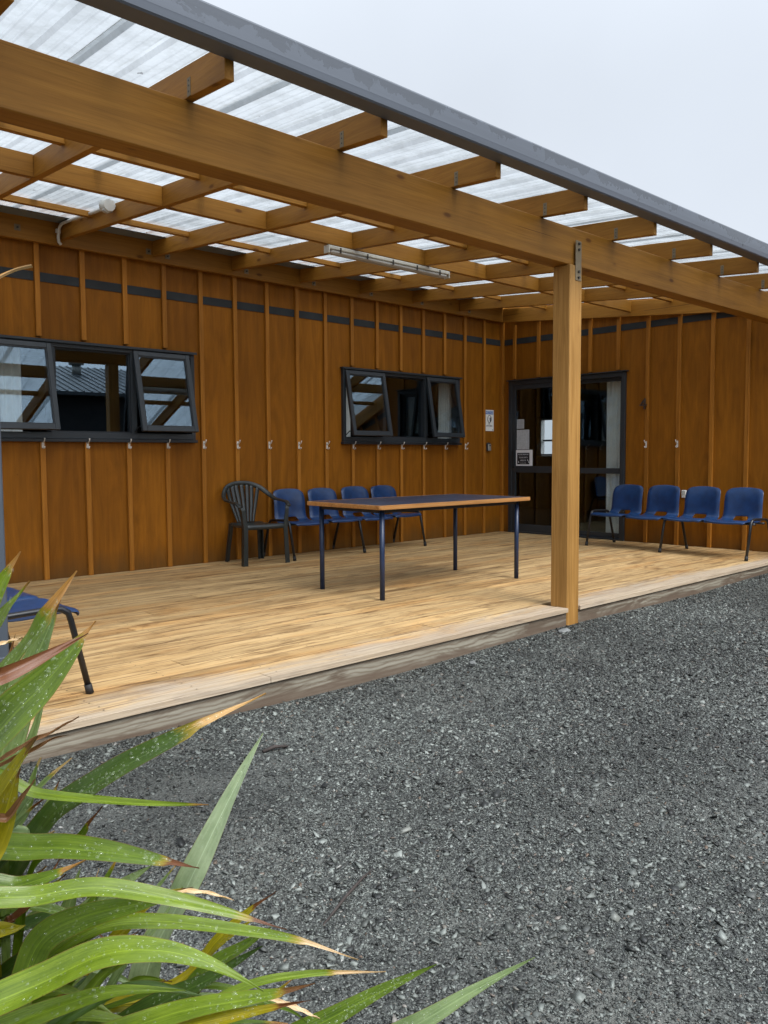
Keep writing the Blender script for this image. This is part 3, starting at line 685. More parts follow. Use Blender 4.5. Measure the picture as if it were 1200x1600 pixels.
# square steel downpipe at the near corner of the deck
dp = empty('downpipe', (-8.14, -4.1, GZ), 'blue-grey square steel downpipe at the near left corner of the deck', 'downpipe')
s = MB(); s.box((-8.225, -4.115, GZ - .02), (-8.128, -4.030, 2.38), .006); s.build('pipe', POSTGREY, dp)
s = MB(); s.box((-8.231, -4.121, .30), (-8.122, -4.026, .335), .002); s.build('pipe_strap', POSTGREY, dp)

# ================================================================ light fittings
lt = empty('batten_light', (-4.11, -2.03, 2.78), 'long cream fluorescent batten light under the pergola blocking', 'light')
s = MB(); s.box((-4.83, -2.056, 2.757), (-3.39, -1.990, 2.788), .006); s.build('light_body', CREAM, lt)
s = MB(); s.box((-4.81, -2.052, 2.724), (-3.41, -1.985, 2.7565), .012); s.build('diffuser', DIFFUSER, lt)
for k in range(5):
    x = -4.72 + k * .30; MB().box((x - .006, -2.0615, 2.735), (x + .006, -2.0565, 2.778)).build('clip', BOLT, lt)
for x in (-4.836, -3.384): MB().box((x - .0055, -2.054, 2.726), (x + .0055, -1.986, 2.788), .002).build('end_cap', CREAM, lt)
s = MB(); s.tube([(-3.66, -2.055, 2.79), (-3.66, -2.052, 2.84), (-3.665, -2.045, 2.88)], .006, 6); s.build('hanger', STEEL, lt)
cf = empty('conduit_light', (-6.24, -1.2, 2.98), 'small grey bulkhead fitting on a rafter with white conduit bent down to the wall', 'light')
pts = [(-6.255, -1.16, 2.990), (-6.235, -.9, 3.012), (-6.222, -.5, 3.048), (-6.212, -.25, 3.067), (-6.210, -.19, 3.068), (-6.210, -.15, 3.052), (-6.210, -.125, 3.02), (-6.210, -.112, 2.97), (-6.205, -.108, 2.935), (-6.185, -.104, 2.915)]
s = MB(); s.tube([(x - .045, y, z) for x, y, z in pts], .0135, 10); s.build('conduit', PVC, cf)
s = MB(); s.tube([(-6.335, -1.28, 2.970), (-6.335, -1.205, 2.978), (-6.33, -1.15, 2.985)], [.045, .052, .03], 14); s.build('bulkhead', PVC, cf)
s = MB(); s.tube([(-6.375, -1.25, 2.94), (-6.345, -1.25, 2.925), (-6.305, -1.25, 2.94)], .014, 8); s.build('lens', DIFFUSER, cf)
for y, z in ((-.7, 3.030), (-.125, 3.02)): MB().box((-6.281, y - .010, z - .018), (-6.240, y + .010, z + .018), .003).build('saddle_clip', PVC, cf)
ul = empty('batten_light', (-8.6, -3.9, 2.38), 'dark batten light fixed under the front beam at the left edge of the photo', 'light')
s = MB(); s.box((-9.3, -3.975, 2.358), (-8.05, -3.925, 2.377), .004); s.build('light_body', BOLT, ul)
s = MB(); s.box((-9.28, -3.97, 2.345), (-8.07, -3.93, 2.3575), .004); s.build('diffuser', plain('grimy_diffuser', (.06, .055, .05), .4), ul)

# ================================================================ hooks, sign, key safe, numeral, socket
def hook(pos, plane, label, group):
    h = empty('coat_hook', pos, label, 'coat hook', group, 0 if plane == 'A' else -math.pi / 2)
    s = MB(); s.box((-.011, -.003, -.038), (.011, -.0002, .038), .001); local(s.build('back_plate', HOOKW, h))
    s = MB(); s.tube([(0, -.003, .010), (0, -.020, .014), (0, -.040, .030), (0, -.046, .050)], [.0055, .005, .005, .0065], 8); local(s.build('upper_prong', HOOKW, h))
    s = MB(); s.tube([(0, -.003, -.030), (0, -.018, -.040), (0, -.034, -.036), (0, -.038, -.022)], [.0055, .005, .005, .0065], 8); local(s.build('lower_prong', HOOKW, h))
HA = [(-6.414, 'fourth'), (-6.014, 'third'), (-5.606, 'second'), (-5.202, 'first')]
for x, o_ in HA: hook((-.414 - .4 * round((-.414 - x) / .4), -.0305, 1.197), 'A', 'white coat hook on the batten under the nearer window, %s from that window\'s right end' % o_, 'coat hooks along the plywood walls')
for x, lb in ((-4.789, 'on the first full-height batten right of the nearer window'), (-4.393, 'on the batten above the dark garden armchair'),
              (-3.996, 'on the batten above the gap between armchair and linked seats'), (-3.581, 'on the batten two to the left of the further window'), (-3.195, 'on the batten just left of the further window')):
    hook((-.414 - .4 * round((-.414 - x) / .4), -.0305, 1.197), 'A', 'white coat hook ' + lb, 'coat hooks along the plywood walls')
for x, o_ in ((-2.796, 'first'), (-2.405, 'second'), (-2.002, 'third'), (-1.612, 'fourth'), (-1.213, 'fifth')):
    hook((-.414 - .4 * round((-.414 - x) / .4), -.0305, 1.197), 'A', 'white coat hook under the further window, %s from its left end' % o_, 'coat hooks along the plywood walls')
hook((-.814, -.0305, 1.197), 'A', 'white coat hook between the further window and the key safe', 'coat hooks along the plywood walls')
hook((-.0305, -2.23, 1.197), 'B', 'white coat hook on the batten below the house number', 'coat hooks along the plywood walls')
hook((-.0305, -2.63, 1.197), 'B', 'white coat hook on the batten right of the house number', 'coat hooks along the plywood walls')
sg = empty('notice_sign', (-.285, -.004, 1.555), 'white notice sign with a blue header and a face symbol beside the door', 'sign')
s = MB(); s.box((-.380, -.007, 1.412), (-.190, -.0008, 1.702), .001); s.build('sign_board', WHITE, sg)
s = MB(); s.box((-.364, -.0082, 1.642), (-.206, -.0072, 1.688)); s.build('header_band', SIGNBLUE, sg)
text_obj('lettering', 'NOTICE', .048, .0004, (-.285, -.0088, 1.665), 'A', WHITE, sg)
s = MB(); s.tube([(-.285 + .040 * math.cos(a * math.pi / 12), -.0080, 1.578 + .050 * math.sin(a * math.pi / 12)) for a in range(24)], .0035, 6, closed=True)
s.prism([(.005, -.045), (.030, -.03), (.038, 0), (.030, .028), (.012, .012), (.016, -.01)], lambda a, b_, h: (-.285 + a, h, 1.578 + b_), -.0085, -.0072)
s.tube([(-.305, -.0080, 1.59), (-.290, -.0080, 1.595), (-.285, -.0080, 1.575), (-.295, -.0080, 1.555)], .002, 5)
s.build('face_symbol', INK, sg)
text_obj('lettering', 'NO', .026, .0004, (-.285, -.0078, 1.510), 'A', INK, sg); text_obj('lettering', 'SPITTING', .032, .0004, (-.285, -.0078, 1.482), 'A', INK, sg)
s = MB(); s.tube([(-.212, -.0072, 1.428), (-.212, -.0085, 1.428)], .008, 10); s.build('sign_mark', INK, sg)
ks = empty('key_safe', (-.305, -.02, 1.19), 'small grey metal key safe on a black base below the notice sign', 'key safe')
s = MB(); s.box((-.348, -.022, 1.132), (-.268, -.0008, 1.252), .010); s.build('base', BLACKTUBE, ks)
s = MB(); s.box((-.338, -.040, 1.138), (-.280, -.0225, 1.232), .007); s.build('cover', STEEL, ks)
s = MB(); s.tube([(-.309, -.0402, 1.212), (-.309, -.043, 1.212)], .013, 12); s.build('dial', BOLT, ks)
n4 = text_obj('house_number', '4', .19, .010, (-.042, -2.19, 1.678), 'B', NUMERAL); props(n4, 'brown numeral four fixed over a batten right of the door', 'house number')
sk = empty('power_socket', (-.01, -2.70, .60), 'white outdoor power socket low on the wall behind the seats', 'socket')
s = MB(); s.box((-.030, -2.745, .565), (-.0008, -2.690, .655), .005); s.build('socket_body', WHITE, sk)
s = MB(); s.box((-.036, -2.741, .60), (-.0305, -2.694, .650), .002); s.build('flap', CREAM, sk)
# papers stuck on the door glass
def paper(ya, yb, za, zb, mat, label):
    e = empty('paper_notice', (-.0128, (ya + yb) / 2, (za + zb) / 2), label, 'notice')
    s = MB(); s.box((-.0145, ya, za), (-.0125, yb, zb)); s.build('sheet', mat, e); return e
p1 = paper(-.272, -.395, 1.440, 1.568, PAPERGREY, 'small square grey notice, topmost of the three on the door glass')
p2 = paper(-.272, -.482, 1.155, 1.425, PAPERGREY, 'tall plain grey sheet in the middle of the notices on the door glass')
s = MB()
for k in range(9): s.box((-.0152, -.29, 1.548 - k * .012), (-.0147, -.38, 1.552 - k * .012))
s.build('printed_lines', plain('grey_print', (.25, .27, .30), .8), p1)
p3 = paper(-.262, -.540, .930, 1.148, PAPER, 'white notice with a black panel asking for dirty boots off, lowest on the door glass')
s = MB(); s.box((-.0156, -.282, .950), (-.0147, -.490, 1.108)); s.build('black_panel', INK, p3)
for tx, sz, z in (('PLEASE REMOVE', .0245, 1.085), ('YOUR DIRTY', .026, 1.043), ('BOOTS', .029, 1.002), ('AT THE DOOR', .015, .966)):
    text_obj('lettering', tx, sz, .0003, (-.0162, -.386, z), 'B', PAPER, p3)
s = MB()
for y, z in ((-.455, 1.010), (-.472, .985), (-.300, .985)):
    s.box((-.0164, y, z - .012), (-.0158, y - .008, z + .010)); s.box((-.0164, y, z - .012), (-.0158, y - .017, z - .005))
s.build('boot_symbol', PAPER, p3)

# ================================================================ curtains
def curtain(plane, a, b_, off, z0, z1, label):
    n = 40; s = MB(); bm = s.bm; rows = []
    for z in (z0, (z0 * 2 + z1) / 3, (z0 + 2 * z1) / 3, z1):
        row = []
        for i in range(n + 1):
            t = i / n; q = a + (b_ - a) * t; d = off + .024 * math.sin(t * 6 * 2 * math.pi + (z1 - z) * .3) + .006 * math.sin(t * 37)
            row.append(bm.verts.new((q, d, z) if plane == 'A' else (d, q, z)))
        rows.append(row)
    for r0, r1 in zip(rows, rows[1:]):
        for i in range(n): f = bm.faces.new((r0[i], r0[i+1], r1[i+1], r1[i])); f.smooth = True
    o = s.build('curtain', CURTAIN); props(o, label, 'curtain', 'curtains behind the glass')
curtain('B', -1.58, -1.92, .140, .03, 2.06, 'full-length white curtain at the right end of the glass door')
curtain('A', -1.16, -.88, .135, 1.22, 2.08, 'white curtain at the right end of the further window')
curtain('A', -2.90, -2.73, .135, 1.22, 2.08, 'white curtain at the left end of the further window')
curtain('A', -6.95, -6.52, .135, 1.22, 2.08, 'white curtain at the left end of the nearer window')

# ================================================================ linked seats
def shell_bm(cx):
    """one moulded seat: profile (y, z, half width, edge curl) swept across, open slot where seat meets back"""
    prof = [(-.528, .350, .205, .0), (-.537, .372, .220, -.004), (-.505, .388, .229, -.004), (-.42, .386, .232, -.003), (-.32, .378, .232, -.002), (-.235, .374, .230, 0), (-.185, .378, .225, .002),
            (-.150, .395, .219, .004), (-.132, .418, .216, .012), (-.115, .480, .211, .020), (-.108, .545, .211, .026), (-.098, .610, .211, .028), (-.080, .668, .207, .028), (-.062, .708, .192, .026), (-.052, .726, .160, .022)]
    nu = 12; bm = bmesh.new(); G = []
    for j, (y, z, hw, curl) in enumerate(prof):
        row = []
        for i in range(nu + 1):
            t = -1 + 2 * i / nu; yy, zz = y, z
            if j >= 7:
                yy -= curl * (t * t) * .9                      # back wraps forward a little
                zz -= (.014 if j >= len(prof) - 2 else 0) * t * t
            else: zz += .010 * t * t - (.012 if abs(t) > .99 else 0); yy += .014 * t ** 4 if j < 3 else 0
            if j >= 7 and abs(t) > .99: yy += .018
            row.append(bm.verts.new((cx + hw * t, yy, zz)))
        G.append(row)
    for j in range(len(prof) - 1):
        for i in range(nu):
            if j in (6, 7) and 4 <= i <= nu - 5: continue     # slot
            f = bm.faces.new((G[j][i], G[j][i+1], G[j+1][i+1], G[j+1][i])); f.smooth = True
    return bm
def bench(name, loc, rz, label, pitch=.478, n=4, ends=True):
    b = empty(name, loc, label, 'linked seats', 'rows of linked seats on the deck', rz)
    for i in range(n):
        cx = (i - (n - 1) / 2) * pitch
        bm = shell_bm(cx); c_ = Vector((cx, -.25, .38))
        jig = Matrix.Translation(c_ + Vector((rng.uniform(-.004, .004), rng.uniform(-.006, .006), rng.uniform(-.002, .003)))) @ Matrix.Rotation(R(rng.uniform(-1.3, 1.3)), 4, 'Z') @ Matrix.Rotation(R(rng.uniform(-1.0, 1.0)), 4, 'X') @ Matrix.Translation(-c_)
        bmesh.ops.transform(bm, matrix=jig, verts=bm.verts); me = bpy.data.meshes.new('seat_shell'); bm.to_mesh(me); bm.free(); me.materials.append(BLUE)
        o = local(link(bpy.data.objects.new('seat_shell', me), b))
        so_ = o.modifiers.new('thickness', 'SOLIDIFY'); so_.thickness = .007; so_.offset = -1
        ss = o.modifiers.new('smooth', 'SUBSURF'); ss.levels = 1; ss.render_levels = 2
    xs_ = (-n * pitch / 2 - .018, 0, n * pitch / 2 + .018)
    for k, x in enumerate(xs_):
        zt = .405 if k != 1 else .362
        yf, yb = -.435, -.10
        pts = [(x, -.535, 0), (x, -.458, zt - .06), (x, -.446, zt - .022), (x, -.415, zt - .002), (x, -.37, zt + .003), (x, -.17, zt - .004), (x, -.12, zt - .012), (x, -.095, zt - .035), (x, -.080, zt - .07), (x, .02, 0)]
        lf = local(MB().tube(pts, .0145, 10).build('leg_frame', BLACKTUBE, b))
        for y, sl in ((-.535, .22), (.02, -.28)):
            local(MB().tube([(x, y, 0.001), (x, y + sl * .045, .045)], [.0185, .0175], 10).build('foot_cap', RUBBER, lf))
    for y in (-.36, -.17):
        local(MB().tube([(xs_[0], y, .357), (xs_[2], y, .357)], .011, 8).build('seat_rail', BLACKTUBE, b))
    return b
bench('linked_seats', (-3.105, -.005, .001), 0, 'row of four linked navy plastic seats against the long wall behind the table')
bench('linked_seats', (-.315, -2.90, .001), -math.pi / 2 - R(4.2), 'row of four linked navy plastic seats against the wall right of the door')
bench('linked_seats', (-8.17, -2.70, .001), math.pi / 2 , 'row of navy plastic seats at the left edge of the deck, only its end showing')

# ================================================================ garden armchair
ac = empty('garden_armchair', (-4.425, -.33, .001), 'dark green moulded plastic garden armchair with a fan-slat back', 'armchair', None, R(-6))
def ac_part(mbld, name, sub=2, par=None):
    o = local(mbld.build(name, GARDEN, par or ac)); return o
s = MB(); prof = [(-.235, .355), (-.232, .395), (-.215, .405), (-.12, .398), (.0, .390), (.12, .392), (.19, .402), (.20, .396), (.19, .385), (.0, .376), (-.20, .385), (-.222, .355)]
def seat_w(y): return .225 - .045 * (y + .235) / .43
a_ = []
for t in (-1, -.9, -.5, 0, .5, .9, 1):
    a_.append([s.bm.verts.new((t * seat_w(y), y, z - (.012 if abs(t) == 1 else 0) - .004 * (1 - t * t))) for y, z in prof])
for r0, r1 in zip(a_, a_[1:]):
    for i in range(len(prof)): f = s.bm.faces.new((r0[i], r0[(i+1) % len(prof)], r1[(i+1) % len(prof)], r1[i])); f.smooth = True
s.bm.faces.new(a_[0]); s.bm.faces.new(a_[-1][::-1]); ac_part(s, 'seat')
def catmull(P, n=8):
    P = [Vector(p) for p in P]; out = []
    for i in range(len(P) - 1):
        p0, p1, p2, p3 = P[max(i-1, 0)], P[i], P[i+1], P[min(i+2, len(P)-1)]
        for k in range(n):
            t = k / n; out.append(.5 * ((2*p1) + (p2-p0)*t + (2*p0-5*p1+4*p2-p3)*t*t + (3*p1-p0-3*p2+p3)*t**3))
    return out + [P[-1]]
half = [(-.268, -.225, .575), (-.285, -.16, .612), (-.288, -.05, .625), (-.282, .08, .640), (-.258, .165, .685), (-.195, .235, .752), (-.10, .268, .790), (0, .275, .800)]
arch = catmull(half + [(-x, y, z) for x, y, z in half[-2::-1]], 6)
na = len(arch)
rad = []
for i in range(na):
    t = abs(i / (na - 1) * 2 - 1); rad.append((.011 + .006 * (1 - t), .026 - .002 * t))
def band(path, hw, th):
    """flat-ish band: widths are (out, across) with the flat side kept roughly vertical on the back, level on the arms"""
    s = MB(); rings = []
    for i, p in enumerate(path):
        t_ = (path[min(i+1, len(path)-1)] - path[max(i-1, 0)]).normalized()
        lat = Vector((p.x, 0, 0)).normalized() if abs(p.x) > .2 else Vector((0, 0, 1))
        f_ = min(1, max(0, (p.y - .05) / .2)); across = (Vector((1 if p.x > 0 else -1, 0, .1)) * (1 - f_) + Vector((p.x * 2.2, .0, .75)) * f_)
        across = (across - t_ * across.dot(t_)).normalized(); nrm = t_.cross(across).normalized()
        rings.append([s.bm.verts.new(p + across * hw * math.cos(a) + nrm * th * math.sin(a)) for a in [k * math.pi / 5 for k in range(10)]])
    for A, B in zip(rings, rings[1:]):
        for k in range(10): f = s.bm.faces.new((A[k], A[(k+1) % 10], B[(k+1) % 10], B[k])); f.smooth = True
    s.bm.faces.new(rings[0][::-1]); s.bm.faces.new(rings[-1]); return s
ac_part(band(arch, .026, .012), 'arm_and_back_rail')
for k in range(7):
    t = -1 + k / 3; x0 = t * .088; x1 = t * .185
    i = min(range(na), key=lambda j: (arch[j].x - x1) ** 2 + (0 if arch[j].z > .66 else 9)); top = arch[i]
    y0 = .185; path = catmull([(x0, y0, .398), (x0 + (x1 - x0) * .18, .200, .47), (x0 + (x1 - x0) * .5, .222, .58), (top.x * .97, top.y - .004, top.z - .006)], 5)
    s = MB(); rings = []
    for j, q in enumerate(path):
        hw = .0128 + .0095 * min(1, j / (len(path) - 1) * 1.15)
        rings.append([s.bm.verts.new((q.x + hw * ca, q.y + .0035 * sa + .004 * (ca * ca), q.z)) for ca, sa in [(math.cos(k_ * math.pi / 5), math.sin(k_ * math.pi / 5)) for k_ in range(10)]])
    for A, B in zip(rings, rings[1:]):
        for k_ in range(10): f = s.bm.faces.new((A[k_], A[(k_+1) % 10], B[(k_+1) % 10], B[k_])); f.smooth = True
    s.bm.faces.new(rings[0][::-1]); s.bm.faces.new(rings[-1]); ac_part(s, 'back_slat')
def leg(pts, w0, w1):
    s = MB(); rings = []
    for i, p in enumerate(pts):
        t = i / (len(pts) - 1); w_ = w0 + (w1 - w0) * t; sx = 1 if p[0] > 0 else -1; sy = 1 if p[1] > 0 else -1
        x, y, z = p; th = .010
        L = [(0, 0), (-w_ * sx, 0), (-w_ * sx, -th * sy), (-th * sx, -th * sy), (-th * sx, -w_ * sy), (0, -w_ * sy)]
        rings.append([s.bm.verts.new((x + a, y + b_, z)) for a, b_ in L])
    for A, B in zip(rings, rings[1:]):
        for k in range(6): s.bm.faces.new((A[k], A[(k+1) % 6], B[(k+1) % 6], B[k]))
    s.bm.faces.new(rings[0]); s.bm.faces.new(rings[-1][::-1]); return s
for sx in (-1, 1):
    ac_part(leg([(sx * .262, -.250, 0), (sx * .255, -.245, .15), (sx * .246, -.238, .36), (sx * .255, -.236, .45), (sx * .268, -.232, .55), (sx * .276, -.215, .585)], .050, .036), 'leg')
    ac_part(leg([(sx * .215, .245, 0), (sx * .205, .232, .15), (sx * .192, .212, .30), (sx * .186, .205, .395)], .046, .05), 'leg')

# ================================================================ table
tb = empty('table', (-4.240, -2.523, .001), 'long table with dark blue top, timber edge and navy tube legs', 'table', None, R(-1.2))
L_, W_, ZT = 1.765, .90, .712
def rrect(hx, hy, r, n=5):
    P = []
    for cx, cy, a0 in ((hx - r, hy - r, 0), (-hx + r, hy - r, 90), (-hx + r, -hy + r, 180), (hx - r, -hy + r, 270)):
        for k in range(n + 1): a = R(a0 + 90 * k / n); P.append((cx + r * math.cos(a), cy + r * math.sin(a)))
    return P
s = MB(); s.prism(rrect(L_ / 2 - .016, W_ / 2 - .016, .02), lambda a, b_, h: (a, b_, h), ZT - .018, ZT); local(s.build('tabletop', LAMINATE, tb))
s = MB(); o_ = rrect(L_ / 2, W_ / 2, .026); i_ = rrect(L_ / 2 - .0165, W_ / 2 - .0165, .019); n = len(o_)
lay = [[s.bm.verts.new((p[0] * k, p[1] * k, z)) for p in P] for P, k, z in ((i_, 1, ZT + .0008), (o_, .998, ZT + .0004), (o_, 1, ZT - .006), (o_, 1, ZT - .026), (o_, .997, ZT - .031), (i_, 1, ZT - .031))]
for A, B in zip(lay, lay[1:] + lay[:1]):
    for k in range(n): s.bm.faces.new((A[k], A[(k+1) % n], B[(k+1) % n], B[k]))
local(s.build('edge_lipping', LIP, tb))
s = MB(); s.box((-.778, -.372, ZT - .062), (.778, -.347, ZT - .0315)); s.box((-.778, .347, ZT - .062), (.778, .372, ZT - .0315)); s.box((-.801, -.347, ZT - .062), (-.776, .347, ZT - .0315)); s.box((.776, -.347, ZT - .062), (.801, .347, ZT - .0315))
local(s.build('under_rail', DARKRAIL, tb))
for sx in (-1, 1):
    for sy in (-1, 1):
        lg = local(MB().tube([(sx * .790, sy * .362, .0), (sx * .790, sy * .362, ZT - .032)], .0195, 16).build('leg', NAVY, tb))

# ================================================================ building across the yard (seen in the window reflections)
nb = empty('dark_building', (-3, -14, GZ), 'low dark weatherboard building with a blue-grey metal roof across the yard', 'building')
s = MB(); s.box((-22, -13.6, GZ), (14, -20, 2.75)); s.build('wall', WALLDK, nb)
s = MB(); s.hexa([(-22.5, -13.0, 2.62), (14.5, -13.0, 2.62), (14.5, -16.8, 3.62), (-22.5, -16.8, 3.62), (-22.5, -13.0, 2.70), (14.5, -13.0, 2.70), (14.5, -16.8, 3.70), (-22.5, -16.8, 3.70)])
q = -22.4
while q < 14.4:
    s.hexa([(q, -13.0, 2.702), (q + .04, -13.0, 2.702), (q + .04, -16.8, 3.702), (q, -16.8, 3.702), (q, -13.0, 2.725), (q + .04, -13.0, 2.725), (q + .04, -16.8, 3.725), (q, -16.8, 3.725)]); q += .2
s.hexa([(-22.5, -20.6, 2.62), (14.5, -20.6, 2.62), (14.5, -16.802, 3.62), (-22.5, -16.802, 3.62), (-22.5, -20.6, 2.70), (14.5, -20.6, 2.70), (14.5, -16.802, 3.70), (-22.5, -16.802, 3.70)])
s.build('roof', ROOFDK, nb)
s = MB(); s.tube([(-.9, -15.6, 3.3), (-.9, -15.6, 3.68)], .12, 14); s.tube([(-.9, -15.6, 3.64), (-.9, -15.6, 3.72), (-.9, -15.6, 3.80)], [.2, .2, .05], 14); s.build('roof_vent', STEEL, nb)
